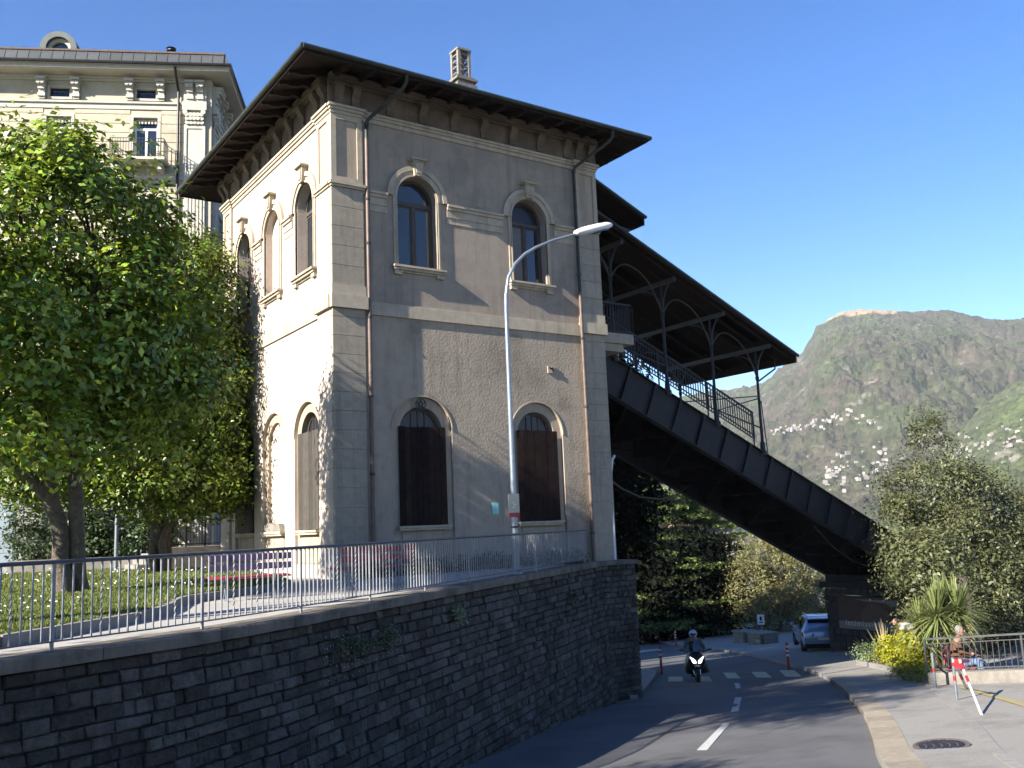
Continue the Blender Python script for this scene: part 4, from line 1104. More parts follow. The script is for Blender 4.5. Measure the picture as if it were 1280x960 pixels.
block_pier(936, 951, 808, 790, 'right and wider of the two low stone gate piers, under the white sign', 1.5)

# low wall, railing, barrier and plants at the right
lwp = [gnd(1176, 862), gnd(1232, 861), gnd(1290, 860)]
a = gnd(1176, 862); c = gnd(1292, 859)
d_ = (c-a); d_.z = 0; d_.normalize(); nn = Vector((d_.y, -d_.x, 0)); nn = nn if nn.dot(a-EYE) > 0 else -nn
lw = thing('low_wall', 'low pale concrete wall at the edge of the parking area with a railing on it', 'wall', a)
LWH = .42
b = MB(); zt = [a.z+LWH, c.z+LWH]
E2_ = a+d_*9.5; zc = a.z+(c.z-a.z)/((c-a).length)*9.5
vs = []
for q, z in ((a-d_*.3, a.z), (E2_, zc)):
    for o_ in (0, .45):
        w = q+nn*o_; vs += [(w.x, w.y, z-.3), (w.x, w.y, z+LWH)]
b.add(vs, [(0, 1, 3, 2), (4, 6, 7, 5), (0, 4, 5, 1), (2, 3, 7, 6), (1, 5, 7, 3), (0, 2, 6, 4)]); b.obj('wall_body', M['concrete'], lw)
rr_ = thing('railing', 'grey steel railing above the low concrete wall at the right edge', 'railing', a)
LA, LC, LD, LN = a.copy(), c.copy(), d_.copy(), nn.copy()
def RP(s, z, o_=.22): w = LA+LD*s+LN*o_; return Vector((w.x, w.y, LA.z+(LC.z-LA.z)/((LC-LA).length)*s+LWH+z))
RH = .93
rs0 = -.35
MB().beam(RP(rs0, RH), RP(9.4, RH), .06, .05).obj('top_rail', M['railgrey'], rr_); MB().beam(RP(rs0, .10), RP(9.4, .10), .035, .03).obj('bottom_rail', M['railgrey'], rr_)
MB().beam(RP(rs0, RH-.14), RP(9.4, RH-.14), .03, .02).obj('middle_rail', M['railgrey'], rr_)
pm = MB().box(-.009, .009, -.009, .009, .1, RH-.14).mesh('baluster'); k = 0; s = rs0
while s < 9.4:
    q = RP(s, 0)
    if k % 17 == 0: MB().beam((q.x, q.y, q.z-.2), (q.x, q.y, q.z+RH), .05, .05).obj('post', M['railgrey'], rr_)
    else:
        o = link('baluster', pm, M['railgrey'], rr_, local=True); o.location = q-WO[rr_.name]
    s += .145; k += 1
# second railing run going away from the corner, and the lower forecourt beyond the wall
r2 = thing('railing', 'railing running away behind the corner post at the far right', 'railing', RP(3.55, 0))
q0, q1 = RP(3.55, 0), RP(3.55, 0)+(LN*9+LD*2.6); q1.z -= .4
MB().beam(q0+Vector((0, 0, RH)), q1+Vector((0, 0, RH)), .05, .05).beam(q0+Vector((0, 0, .1)), q1+Vector((0, 0, .1)), .03, .03).obj('rail', M['railgrey'], r2)
for k in range(56):
    q = q0+(q1-q0)*(k/56); o = link('baluster', pm, M['fence'], r2, local=True); o.location = q-WO[r2.name]
def leg(b, a, c, r0): b.tube([a, c], r0, 10)
bar = thing('barrier', 'red and white banded trestle barrier standing on the pale parking concrete', 'barrier', gnd(1197, 882)+Vector((0, 0, PH)))
g1 = gnd(1197, 882); g1.z += PH; g2 = gnd(1228, 902); g2.z += PH; g3 = gnd(1170, 865); g3.z += PH; g4 = gnd(1181, 846); g4.z += PH
t1 = Vector((g1.x, g1.y, ztop(1194, 822, g1))); 
def banded(a, c, r0, parent, mm='galv', bands=((.35, .5), (.75, .9))):
    o = MB().tube([a, c], r0, 10).obj('tube_leg', M[mm], parent, smooth=True)
    for u, v in bands: MB().tube([a+(c-a)*u, a+(c-a)*v], r0*1.08, 10).obj('red_band', M['red'], o, smooth=True)
tp = at_d(1200, 826, math.hypot(g1.x, g1.y)-.4)
banded(g1, t1, .032, bar, 'galv', ((.45, .56), (.80, .88)))
banded(g2, tp, .028, bar, 'white', ((.55, .68), (.80, .93)))
tp2 = at_d(1193, 826, math.hypot(g1.x, g1.y)-.2); g5 = at_z(1207, 865, g1.z)
banded(gnd(1209, 868)+Vector((0, 0, PH)), tp2, .035, bar, 'white', ((.4, .6),))
MB().tube([tp, at_d(1210, 826, math.hypot(g1.x, g1.y)+.6)], .045, 10).obj('cross_bar', M['red'], bar)
MB().beam(tp2+Vector((0, 0, -.05)), tp+Vector((.1, 0, -.1)), .05, .2).obj('board', M['red'], bar)
po = thing('barrier_post', 'grey parking post with one red band and a thin red-white leaning prop', 'post', g3)
t3 = Vector((g3.x, g3.y, ztop(1166, 816, g3))); banded(g3, t3, .038, po, 'galv', ((.45, .55),)); banded(g4, Vector((t3.x, t3.y, t3.z-.25)), .03, po, 'white', ((.2, .6),))

# ------------------------------------------------------------------ leaves
def leaf_cloud(name, C_, N_, S_, asp, m, parent=None, up=0, local=False, world_xyz=True):
    n = len(C_)
    T = NR.normal(size=(n, 3)); T[:, 2] += up
    T -= N_*np.sum(T*N_, 1)[:, None]; T /= np.linalg.norm(T, axis=1)[:, None]+1e-9
    B = np.cross(N_, T)
    L = S_[:, None]*.5; W = L*asp
    V = np.empty((n, 4, 3)); V[:, 0] = C_-T*L; V[:, 1] = C_+B*W+N_*L*.18; V[:, 2] = C_+T*L; V[:, 3] = C_-B*W+N_*L*.18
    me = bpy.data.meshes.new(name); me.vertices.add(4*n); me.loops.add(4*n); me.polygons.add(n)
    me.vertices.foreach_set('co', V.reshape(-1).astype(np.float32)); me.loops.foreach_set('vertex_index', np.arange(4*n, dtype=np.int32))
    me.polygons.foreach_set('loop_start', np.arange(0, 4*n, 4, dtype=np.int32)); me.polygons.foreach_set('loop_total', np.full(n, 4, dtype=np.int32))
    me.update(calc_edges=True)
    return link(name, me, m, parent, local)
def crown_pts(lobes, clumps, per, cr, size, flat_=.75, shell=.55, upb=.55, jit=.35, seed=0, droop=0, gap=-.12):
    """clumps spread through the outer part of each lobe, leaves round each clump"""
    rg = np.random.default_rng(seed); vol = np.array([l[3]*l[4]*l[5] for l in lobes])**(2/3); vol /= vol.sum()
    Cs = []; Ns = []
    for l, w in zip(lobes, vol):
        k = max(3, int(clumps*w)); D = rg.normal(size=(k, 3)); D /= np.linalg.norm(D, axis=1)[:, None]
        rad = shell+(1-shell)*rg.random(k)**.6; rad *= 1+.16*rg.normal(size=k)
        P_ = D*rad[:, None]*np.array(l[3:6])+np.array(l[:3])
        # drop clumps lying deep inside another lobe
        keep = np.array([noise.noise(Vector(q_)*(.75/max(.5, cr*1.2)))+.35*noise.noise(Vector(q_)*(2.2/max(.5, cr*1.2))) > gap for q_ in P_])
        for o in lobes:
            if o is l: continue
            q = ((P_-np.array(o[:3]))/np.array(o[3:6])); keep &= (np.sum(q*q, 1) > .30)
        P_ = P_[keep]; D = D[keep]
        Cs.append(P_); Ns.append(D)
    P_ = np.concatenate(Cs); D = np.concatenate(Ns); k = len(P_)
    sc_ = cr*(.55+.9*rg.random(k)); G = rg.normal(size=(k, per, 3))*.5; G[..., 2] *= flat_
    Q = P_[:, None, :]+G*sc_[:, None, None]; Q[..., 2] -= droop*np.sum(G[..., :2]**2, -1)*sc_[:, None]
    Nn = D[:, None, :]*.35+rg.normal(size=(k, 1, 3))*.38+G*.6+rg.normal(size=(k, per, 3))*jit*.8; Nn[..., 2] += upb
    Nn /= np.linalg.norm(Nn, axis=2)[..., None]
    S_ = size*(.65+.7*rg.random((k, per)))
    return Q.reshape(-1, 3), Nn.reshape(-1, 3), S_.reshape(-1), P_
def limb(b, pts, r0, r1, wob=.05, n=10, seed=0):
    rn = random.Random(seed); P_ = [Vector(p) for p in pts]; out = []
    for i in range(len(P_)-1):
        for k in range(4): out.append(P_[i]+(P_[i+1]-P_[i])*(k/4)+Vector((rn.uniform(-wob, wob), rn.uniform(-wob, wob), 0))*(0 if (i == 0 and k == 0) else 1))
    out.append(P_[-1]); m_ = len(out)-1
    b.tube(out, [r0+(r1-r0)*(i/m_)**.8 for i in range(m_+1)], n)
def tree(label, base, limbs, lobes, mleaf, clumps, per, cr, size, asp=.5, name='tree', seed=1, flare=1.5, group=None, mb='bark', branches=26, **kw):
    t = thing(name, label, 'tree', base, 0, group)
    for j, (pts, r0, r1) in enumerate(limbs):
        b = MB(); limb(b, pts, r0, r1, .05, 12, seed*7+j)
        nm = 'trunk' if (Vector(pts[0])-Vector(base)).length < .7 else 'limb'; b.obj(nm, M[mb], t, smooth=True)
    Q, Nn, S_, P_ = crown_pts(lobes, clumps, per, cr, size, seed=seed, **kw)
    leaf_cloud('crown', Q, Nn, S_, asp, M[mleaf], t)
    # thin branches reach from the limbs into the clumps
    ends = [Vector(p) for l in limbs for p in l[0][1:]]; rn = random.Random(seed); b = MB()
    for k in range(min(branches, len(P_))):
        q = Vector(P_[rn.randrange(len(P_))]); e = min(ends, key=lambda v: (v-q).length + (2 if v.z > q.z+.5 else 0))
        mid = (e+q)/2+Vector((rn.uniform(-.3, .3), rn.uniform(-.3, .3), rn.uniform(-.2, .3))); b.tube([e, mid, q], [.05, .03, .012], 5)
    if branches: o = b.obj('twigs', M[mb], t); tag(o, kind='stuff')
    return t
def LB(px, py, d, rx, ry=None, rz=None, dy=0):
    p = at_d(px, py, d); return (p.x, p.y+dy, p.z, rx, ry or rx, rz or rx)

# broad-leaved tree on the lawn, forked low down
B1 = Vector((3.75, 23.0, .12)); U = lambda px, py, d: at_d(px, py, d)
tree('big sunlit tree with forked trunk and bright green leaves on the lawn at the left', B1,
     [([B1+Vector((-.12, 0, -.1)), U(72, 650, 23), U(52, 560, 23), U(40, 470, 23.2), U(30, 360, 23)], .20, .12),
      ([B1+Vector((.25, .1, -.1)), U(92, 640, 23), U(93, 560, 23), U(110, 450, 22.6), U(120, 330, 22.5)], .18, .10),
      ([U(56, 620, 23), U(30, 590, 23), U(-10, 560, 22.6), U(-60, 500, 22)], .15, .07),
      ([U(93, 575, 23), U(130, 520, 22.6), U(175, 470, 22.3)], .12, .05)],
     [LB(40, 300, 23, 2.2, 2.3, 2.3), LB(100, 262, 22.5, 1.4, 1.6, 1.9), LB(150, 340, 22.5, 1.4, 1.6, 1.8), LB(140, 425, 22.4, 1.9, 1.9, 1.9), LB(20, 460, 22, 2.3, 2.4, 2.0), LB(180, 500, 22.8, 1.5, 1.5, 1.3),
      LB(85, 520, 21.6, 1.7, 1.6, 1.2), LB(-120, 380, 22, 3.0, 2.8, 2.8), LB(-30, 240, 23, 1.8, 1.8, 1.6), LB(55, 222, 22.8, 1.0, 1.2, 1.1), LB(205, 400, 23, 1.2, 1.3, 1.6), LB(215, 470, 23.2, 1.1, 1.3, 1.3), LB(185, 290, 23, .7, 1.0, .9)],
     'leaf_big', 2300, 50, .62, .185, .52, 'broadleaf_tree', 3, branches=80, shell=.42, gap=-.05, jit=.4)
B2 = Vector((8.1, 33.1, .15))
tree('darker round crowned tree with many stems close to the sunlit house wall', B2,
     [([B2+Vector((-.2, 0, -.1)), U(192, 660, 34), U(168, 620, 34), U(150, 580, 34)], .18, .07),
      ([B2+Vector((0, .1, -.1)), U(200, 660, 34), U(195, 600, 34), U(200, 500, 34), U(215, 400, 34)], .20, .08),
      ([B2+Vector((.2, 0, -.1)), U(208, 665, 34), U(225, 620, 34), U(250, 570, 34), U(260, 480, 34)], .17, .07),
      ([B2+Vector((.1, -.2, -.1)), U(203, 680, 33.8), U(215, 640, 33.8), U(245, 600, 33.6)], .18, .06)],
     [LB(205, 390, 34, 2.0, 2.1, 2.2), LB(232, 490, 34.2, 2.0, 2.2, 2.3), LB(150, 560, 33.6, 2.2, 2.2, 1.7), LB(262, 562, 34.4, 1.4, 1.8, 1.7), LB(228, 335, 34, 1.35, 1.5, 1.3),
      LB(248, 410, 34.4, 1.25, 1.6, 1.6), LB(100, 500, 34, 2.2, 2.2, 2.2), LB(60, 590, 33, 1.7, 1.7, 1.0), LB(258, 612, 34.3, 1.4, 1.5, .9), LB(200, 600, 33, 1.7, 1.7, 1.1), LB(284, 500, 34.8, .85, 1.1, 1.6), LB(288, 578, 34.8, .85, 1.1, 1.2), LB(270, 440, 34.8, .8, 1.0, 1.2), LB(262, 345, 34.6, .7, .9, .7)],
     'leaf_dark', 2800, 52, .66, .17, .52, 'broadleaf_tree', 5, branches=70, shell=.42, gap=-.26, jit=.4)
# a further park tree to the left of the view: its shade falls across the near paving and the street
B3 = Vector((-8.8, 14.8, .1))
tree('tall park tree with a high crown left of the view', B3, [([B3, B3+Vector((.2, .1, 5)), B3+Vector((.4, 0, 12))], .38, .12), ([B3+Vector((.2, 0, 6)), B3+Vector((1, -1.6, 11.5))], .15, .06), ([B3+Vector((.2, 0, 6.5)), B3+Vector((.8, 2.0, 11.5))], .15, .06)],
     [(-8.3, 13.1, 12.7, 2.6, 2.3, 2.0), (-8.2, 16.4, 12.9, 2.7, 2.2, 2.1), (-9.8, 14.8, 14.3, 2.6, 2.9, 1.9), (-7.0, 14.8, 13.6, 1.8, 2.6, 1.7), (-10.5, 17.5, 12.6, 2.2, 1.8, 1.8), (-8.8, 10.2, 6.4, 2.2, 1.5, 2.1)], 'leaf_big', 900, 44, .75, .2, .5, 'broadleaf_tree', 8, branches=30, gap=-.3)

tree('unseen tree added behind the station house to shade the street', Vector((33, 39.6, -6)), [([(33, 39.6, -6), (33, 39.6, 0), (33.2, 39.6, 7)], .35, .12)], [(33, 39.2, 2, 3.2, 2.3, 3.4), (33, 39.8, 5.5, 2.9, 2.3, 3.2), (33, 39.5, 9, 2.2, 2.0, 2.2)], 'deeptree', 420, 34, 1.0, .36, .5, 'dark_tree', 18, branches=6, gap=-.5)  # out of view; added to cast shade on the far street
tree('second unseen tree added behind the station house to shade the street', Vector((35, 43, -7)), [([(35, 43, -7), (35, 43, 0), (35.2, 43, 7)], .35, .12)], [(35, 42.8, 2, 3.2, 2.0, 3.4), (35, 43.2, 5.5, 2.9, 2.0, 3.2), (35, 42.8, 9, 2.2, 1.9, 2.2)], 'deeptree', 420, 34, 1.0, .36, .5, 'dark_tree', 19, branches=6, gap=-.5)  # hidden as well, put here for the shade it throws
def bush(name, label, cat, lobes, m, clumps, per, cr, size, asp=.5, seed=1, group=None, stems=True, **kw):
    l = lobes[0]; z0 = min(q[2]-q[5] for q in lobes); base = Vector((l[0], l[1], z0)); t = thing(name, label, cat, base, 0, group)
    Q, Nn, S_, P_ = crown_pts(lobes, clumps, per, cr, size, seed=seed, **kw); leaf_cloud('foliage', Q, Nn, S_, asp, M[m], t)
    b = MB(); rn = random.Random(seed)
    for k in range(8): q = Vector(P_[rn.randrange(len(P_))]); b.tube([base+Vector((rn.uniform(-.1, .1), rn.uniform(-.1, .1), -.05)), (base+q)/2, q], [.03, .02, .008], 5)
    b.obj('stems', M['bark'], t); return t
# clipped strip of ground cover against the street wall
bush('hedge', 'low dark hedge strip at the foot of the street wall behind the red bench', 'hedge', [(12+i*.85, 24.55, .17, .6, .30, .26) for i in range(9)], 'ivy', 260, 26, .22, .09, .6, 31)
# plants rooted in the stone wall
for (px, py, s_, lab, mm, w) in ((430, 800, 0, 'trailing green plant with tiny pale flowers rooted high in the stone wall', 'ivy', 1.1), (478, 795, 0, 'dark green tuft rooted beside the trailing plant in the stone wall', 'ivy', .9), (572, 768, 0, 'pale flowering tuft rooted in the stone wall below the lamp', 'blueb', .55), (712, 742, 0, 'small dark tuft rooted near the far end of the stone wall', 'ivy', .7)):
    # find the wall point under this pixel
    best = None
    for i in range(400):
        s = WTOT*i/400
        for zz in (-.5, -.8, -1.1, -1.4):
            p, d, n = wl(s, -zz*BAT+.02); v = Vector((p.x, p.y, zz))-EYE; kx = 640+v.dot(RT)/v.dot(FW)*FPX; ky = 480-v.dot(UP)/v.dot(FW)*FPX
            e = abs(kx-px)+abs(ky-py)
            if best is None or e < best[0]: best = (e, p, d, n, zz)
    e, p, d, n, zz = best; c0 = Vector((p.x, p.y, zz)); D3 = Vector((d.x, d.y, 0)); N3 = Vector((n.x, n.y, 0))
    lob = []
    for k in range(5):
        q = c0+D3*random.uniform(-.38, .38)*w+N3*.05+Vector((0, 0, random.uniform(-.30, .10)*w)); lob.append((q.x, q.y, q.z, .20*w, .16*w, .12*w))
    bush('wall_plant', lab, 'plant', lob, mm, 60, 26, .13, .045, .6, int(px), droop=.4)
    if w > .5:
        fl = MB()
        for k in range(46):
            q = c0+D3*random.uniform(-.75, .45)*w+N3*random.uniform(.10, .17)+Vector((0, 0, random.uniform(-.62, .12)*w)); r = .008
            fl.add([q+D3*r, q+Vector((0, 0, r)), q-D3*r, q-Vector((0, 0, r))], [(0, 1, 2, 3)])
        o = fl.obj('wall_flowers', M['daisy'], None, fix=False); tag(o, kind='stuff')

# ------------------------------------------------------------------ trees across the street
def cedar(px, d, ptop, label, seed, m='cedar', spread=5.5, zb=None, n_tier=20):
    p = at_d(px, 700, d); bz = gz(p.x, p.y)-.5 if zb is None else zb; zt = at_d(px, ptop, d).z; base = Vector((p.x, p.y, bz)); H = zt-bz
    t = thing('cedar_tree', label, 'tree', base); b = MB(); limb(b, [base, base+Vector((.2, 0, H*.5)), base+Vector((0, 0, H*.97))], .5, .06, .06, 10, seed); b.obj('trunk', M['bark'], t, smooth=True)
    rn = random.Random(seed); rg = np.random.default_rng(seed); Cs = []; bb_ = MB()
    for i in range(n_tier*5):
        f = (i+.5)/(n_tier*5); z = bz+H*(.12+.86*f); L = spread*(1-f)**.7*rn.uniform(.6, 1.1)+.3; a = rn.uniform(0, 2*PI)
        e = base+Vector((math.cos(a)*L, math.sin(a)*L, z-bz-.10*L+.25)); s0 = base+Vector((0, 0, z-bz)); bb_.tube([s0, (s0+e)/2+Vector((0, 0, .15)), e], [.09, .05, .015], 5)
        k = int(17*L); u = .25+.75*rg.random(k)**.7
        P_ = np.array(s0)[None]*(1-u[:, None])+np.array(e)[None]*u[:, None]; wd = .28*L*(1-abs(u-.55))
        P_ += rg.normal(size=(k, 3))*np.stack([wd, wd, .08+0*wd], 1); Cs.append(P_)
    bo = bb_.obj('branches', M['bark'], t); tag(bo, kind='stuff')
    P_ = np.concatenate(Cs); per = 18; G = rg.normal(size=(len(P_), per, 3))*np.array([.28, .28, .09]); Q = (P_[:, None]+G).reshape(-1, 3)
    Nn = rg.normal(size=Q.shape)*.45; Nn[:, 2] += 1; Nn /= np.linalg.norm(Nn, axis=1)[:, None]
    leaf_cloud('foliage', Q, Nn, .30*(.6+.8*rg.random(len(Q))), .35, M[m], t); return t
cedar(800, 88, 540, 'tall cedar with sunlit layered branches beyond the street, beside the house corner', 41, spread=8.0)
cedar(872, 92, 590, 'second cedar with layered branches under the middle of the viaduct', 42, spread=6.5)
cedar(760, 97, 560, 'cedar mostly hidden behind the house corner', 43, spread=7)
def bigtree(px, d, ptop, pbot, wpx, label, m, seed, n=6, clumps=700, per=40, size=.30, cr=.9, trunkpx=None, z0=None, **kw):
    mpp = d/FPX; p = at_d(px, 700, d); bz = gz(p.x, p.y)-.3 if z0 is None else z0; zt = at_d(px, ptop, d).z; zb_ = at_d(px, pbot, d).z; base = Vector((p.x, p.y, bz)); rn = random.Random(seed)
    W = wpx*mpp/2; H = zt-zb_; lob = []
    side = Vector((RT.x, RT.y, 0)).normalized(); dep = Vector((FW.x, FW.y, 0)).normalized()
    for i in range(n):
        f = (i+.5)/n; w = W*(math.sin(PI*(.12+.80*f))**.75); rr2 = w*rn.uniform(.50, .62)
        for sgn in ((-1, 1) if f < .8 else (0,)):
            q = base+side*(sgn*w*rn.uniform(.3, .5))+dep*rn.uniform(-.3, .3)*w; lob.append((q.x, q.y, zb_+H*f, rr2, rr2, max(H/n*.95, rr2*.65)))
    c = Vector((base.x, base.y, zb_+H*.5))
    return tree(label, base, [([base, base+Vector((.1, 0, (zb_-bz)*.8+.3)), c], max(.18, W*.09), .08), ([c-Vector((0, 0, H*.3)), c+side*W*.4], .12, .05), ([c-Vector((0, 0, H*.35)), c-side*W*.4+Vector((0, 0, H*.1))], .12, .05)],
                lob, m, clumps, per, cr, size, .5, kw.pop('name', 'tree'), seed, branches=kw.pop('branches', 30), **kw)
bigtree(968, 84, 655, 800, 108, 'sunlit olive gold conifer across the street between the viaduct and the car', 'conif', 51, clumps=800, per=50, size=.20, cr=.8, jit=.4)
bigtree(1028, 90, 695, 800, 75, 'smaller golden conifer behind the blue car', 'conif', 52, clumps=240, size=.26, cr=.7)
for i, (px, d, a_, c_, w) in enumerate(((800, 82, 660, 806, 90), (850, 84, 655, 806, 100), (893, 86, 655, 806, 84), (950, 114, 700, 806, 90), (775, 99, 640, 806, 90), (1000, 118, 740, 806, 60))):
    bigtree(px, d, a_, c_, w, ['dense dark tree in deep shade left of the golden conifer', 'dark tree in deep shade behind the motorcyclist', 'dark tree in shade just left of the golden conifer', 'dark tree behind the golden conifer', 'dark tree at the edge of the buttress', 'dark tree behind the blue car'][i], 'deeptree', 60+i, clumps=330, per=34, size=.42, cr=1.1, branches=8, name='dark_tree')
bigtree(1176, 46.5, 528, 812, 138, 'tall evergreen with a brownish pointed top right of the viaduct end', 'oak', 71, n=8, clumps=1500, per=50, size=.15, cr=.72, gap=-.02, jit=.5, name='evergreen_tree')
bigtree(1252, 50, 600, 800, 185, 'broad grey-green evergreen at the right edge of the view', 'oak', 72, n=7, clumps=1500, per=50, size=.16, cr=.76, gap=-.04, jit=.5, name='evergreen_tree')
bigtree(1212, 43.5, 640, 800, 120, 'evergreen with a thick bare trunk behind the sword-leaved palm', 'oak', 73, n=6, clumps=900, per=50, size=.15, cr=.7, gap=-.04, jit=.5, name='evergreen_tree')
p = at_d(1239, 810, 47); 
for (px, d, lab, w) in ((1216, 36, 'thick pale trunk behind the right railing', .30),):
    p = at_d(px, 840, d); t = thing('tree', 'thick pale bare trunk rising behind the seated man', 'tree', Vector((p.x, p.y, gz(p.x, p.y)-.2)))
    b = MB(); limb(b, [(p.x, p.y, gz(p.x, p.y)-.2), (p.x, p.y, at_d(px, 790, d).z), (p.x-.15, p.y, at_d(px, 760, d).z), (p.x-.2, p.y, at_d(px, 720, d).z)], .42, .28, .03, 12, 4); b.obj('trunk', M['bark'], t, smooth=True)
    Q, Nn, S_, P_ = crown_pts([(p.x-.2, p.y+1, at_d(px, 700, d).z, 1.6, 1.6, 1.0)], 120, 40, .6, .17, seed=5); leaf_cloud('crown', Q, Nn, S_, .5, M['oak'], t)

# sword-leaved palm: several thin trunks, each with a head of long narrow leaves
def sword_head(parent, c, n, L, w, m, seed, up0=-.35, up1=1.0, droop=.28, nm='leaf_head'):
    rn = random.Random(seed); b = MB()
    for k in range(n):
        a = rn.uniform(0, 2*PI); e = R(rn.uniform(up0*90, up1*90)); l = L*rn.uniform(.75, 1.1); d0 = Vector((math.cos(a)*math.cos(e), math.sin(a)*math.cos(e), math.sin(e)))
        sd = Vector((-math.sin(a), math.cos(a), 0)); P_ = [Vector(c)+d0*(l*t)-Vector((0, 0, droop*l*t*t*(math.cos(e)))) for t in (.05, .35, .7, 1.0)]; ws = [w*.5, w, w*.7, .002]
        vs = []
        for q, ww in zip(P_, ws): vs += [q-sd*ww/2, q+sd*ww/2]
        b.add(vs, [(0, 1, 3, 2), (2, 3, 5, 4), (4, 5, 7, 6)])
    return b.obj(nm, m, parent, fix=False)
pb = gnd(1186, 850); pb.z += PH
pt_ = thing('sword_leaf_palm', 'cordyline palm with several thin trunks and spiky green sword leaves in the planting bed', 'palm', pb)
dd = math.hypot(pb.x, pb.y)
for j, (bx, by, tx, ty, n, L) in enumerate(((1184, 848, 1172, 772, 230, 1.3), (1193, 846, 1197, 766, 200, 1.25), (1180, 847, 1150, 782, 150, 1.0), (1196, 848, 1203, 784, 120, .95), (1188, 845, 1182, 760, 150, 1.1), (1181, 846, 1160, 806, 80, .8))):
    a = at_d(bx, by, dd+.1*j); c = at_d(tx, ty, dd+(-.2, .3, 0, .4, .5, -.4)[j]); a.z = gz(a.x, a.y)+.05
    b = MB(); limb(b, [a, (a+c)/2+Vector((0, 0, .1)), c], .09, .05, .02, 8, j); tr_ = b.obj('trunk', M['bark_palm'], pt_, smooth=True)
    sword_head(tr_, c, n, L, .055, M['palm'], 80+j)
# planting bed with edging
bed = [gnd(*q).xy for q in ((1076, 835), (1092, 838), (1110, 842), (1128, 848), (1150, 857), (1172, 860), (1200, 850), (1190, 838), (1140, 822), (1100, 818))]
bd = drape('planting_bed', [(p.x, p.y) for p in bed], lambda x, y: gz(x, y)+PH+.10, M['earth'], 1.0, .2)
kerb_run(bd, bed[:6], .14, .3, lambda x, y: gz(x, y)+PH+.16, M['kerb_grey'], .7, 1)
def GL(px, py, rx, rz, dz=0, dd_=0):
    p = gnd(px, py); d = math.hypot(p.x, p.y)+dd_; q = at_d(px, py, d); z = gz(q.x, q.y)+PH; return (q.x, q.y, z+rz*.8+dz, rx, rx, rz)
bush('shrub', 'bright yellow-green leafy shrub in the planting bed', 'shrub', [GL(1118, 838, .75, .55), GL(1140, 843, .8, .60), GL(1160, 850, .75, .5), GL(1130, 838, .8, .72, 0, .8), GL(1172, 848, .5, .45), GL(1150, 840, .6, .75, 0, .6)], 'yellowb', 420, 30, .22, .10, .55, 91)
bush('shrub', 'small grey-green shrub at the near left corner of the planting bed', 'shrub', [GL(1085, 834, .5, .48), GL(1096, 834, .45, .42)], 'blueb', 150, 30, .2, .07, .5, 92)
bush('shrub', 'low feathery green ground plant at the front edge of the planting bed', 'shrub', [GL(1142, 855, .55, .30), GL(1158, 860, .55, .28), GL(1128, 848, .4, .22)], 'blueb', 240, 30, .2, .08, .25, 93, up=0) if False else bush('shrub', 'low feathery green ground plant at the front edge of the planting bed', 'shrub', [GL(1142, 855, .55, .30), GL(1158, 859, .55, .28), GL(1130, 850, .4, .22)], 'leaf_dark', 240, 30, .2, .08, .25, 93)
q = gnd(1108, 832); ph = thing('flax_plant', 'variegated New Zealand flax with long stiff leaves behind the yellow shrub', 'plant', q)
sword_head(ph, (q.x, q.y, q.z+PH), 75, 1.75, .075, M['phorm'], 95, .25, 1.0, .22)
q = gnd(1148, 836); ph = thing('flax_plant', 'bronze tinted flax between the yellow shrub and the palm', 'plant', q)
sword_head(ph, (q.x, q.y, q.z+PH), 60, 1.5, .065, M['phorm'], 96, .2, 1.0, .25)

# ================================================================== PEOPLE AND VEHICLES
SK = 1.17
def skinned(name, pts, edges, rad, m, parent, sub=2, root=0):
    me = bpy.data.meshes.new(name); me.from_pydata([Vector(p)*SK for p in pts], edges, []); o = link(name, me, m, parent, local=True)
    md = o.modifiers.new('skin', 'SKIN'); md.use_smooth_shade = True
    for i, v in enumerate(me.skin_vertices[0].data):
        r = rad[i]; v.radius = (r*SK, r*SK) if not isinstance(r, tuple) else (r[0]*SK, r[1]*SK); v.use_root = (i == root)
    s = o.modifiers.new('sub', 'SUBSURF'); s.levels = sub; s.render_levels = sub
    return o
def ell(b, c, rx, ry, rz, n=12, m_=8, tilt=0):
    vs = []; co, si = math.cos(tilt), math.sin(tilt)
    for i in range(m_+1):
        a = -PI/2+PI*i/m_
        for k in range(n):
            q = 2*PI*k/n; x, y, z = rx*math.cos(a)*math.cos(q), ry*math.cos(a)*math.sin(q), rz*math.sin(a)
            vs.append(((c[0]+x)*SK, (c[1]+y*co-z*si)*SK, (c[2]+y*si+z*co)*SK))
    b.add(vs, [(i*n+k, i*n+(k+1) % n, (i+1)*n+(k+1) % n, (i+1)*n+k) for i in range(m_) for k in range(n)])
    return b
def head(t, c, hair, hairlen=.0, yaw=0, skinm='skin', parent=None):
    """face looks along -Y"""
    b = MB(); ell(b, c, .078, .095, .118); ell(b, (c[0], c[1]-.035, c[2]-.075), .05, .055, .05); ell(b, (c[0], c[1]-.100, c[2]-.005), .014, .022, .026, 8, 6)
    for s in (-1, 1): ell(b, (c[0]+s*.08, c[1]+.01, c[2]-.005), .012, .022, .032, 8, 6)
    h = b.obj('head', M[skinm], t, local=True, smooth=True)
    e = MB()
    for s in (-1, 1): ell(e, (c[0]+s*.032, c[1]-.086, c[2]+.018), .012, .008, .007, 8, 6)
    ell(e, (c[0], c[1]-.092, c[2]-.052), .024, .008, .005, 8, 6); e.obj('eyes_and_mouth', M['hairdark'], h, local=True, smooth=True)
    if hair:
        k = MB(); ell(k, (c[0], c[1]+.022, c[2]+.028), .086, .092, .108); k.obj('hair', M[hair], h, local=True, smooth=True)
    return h
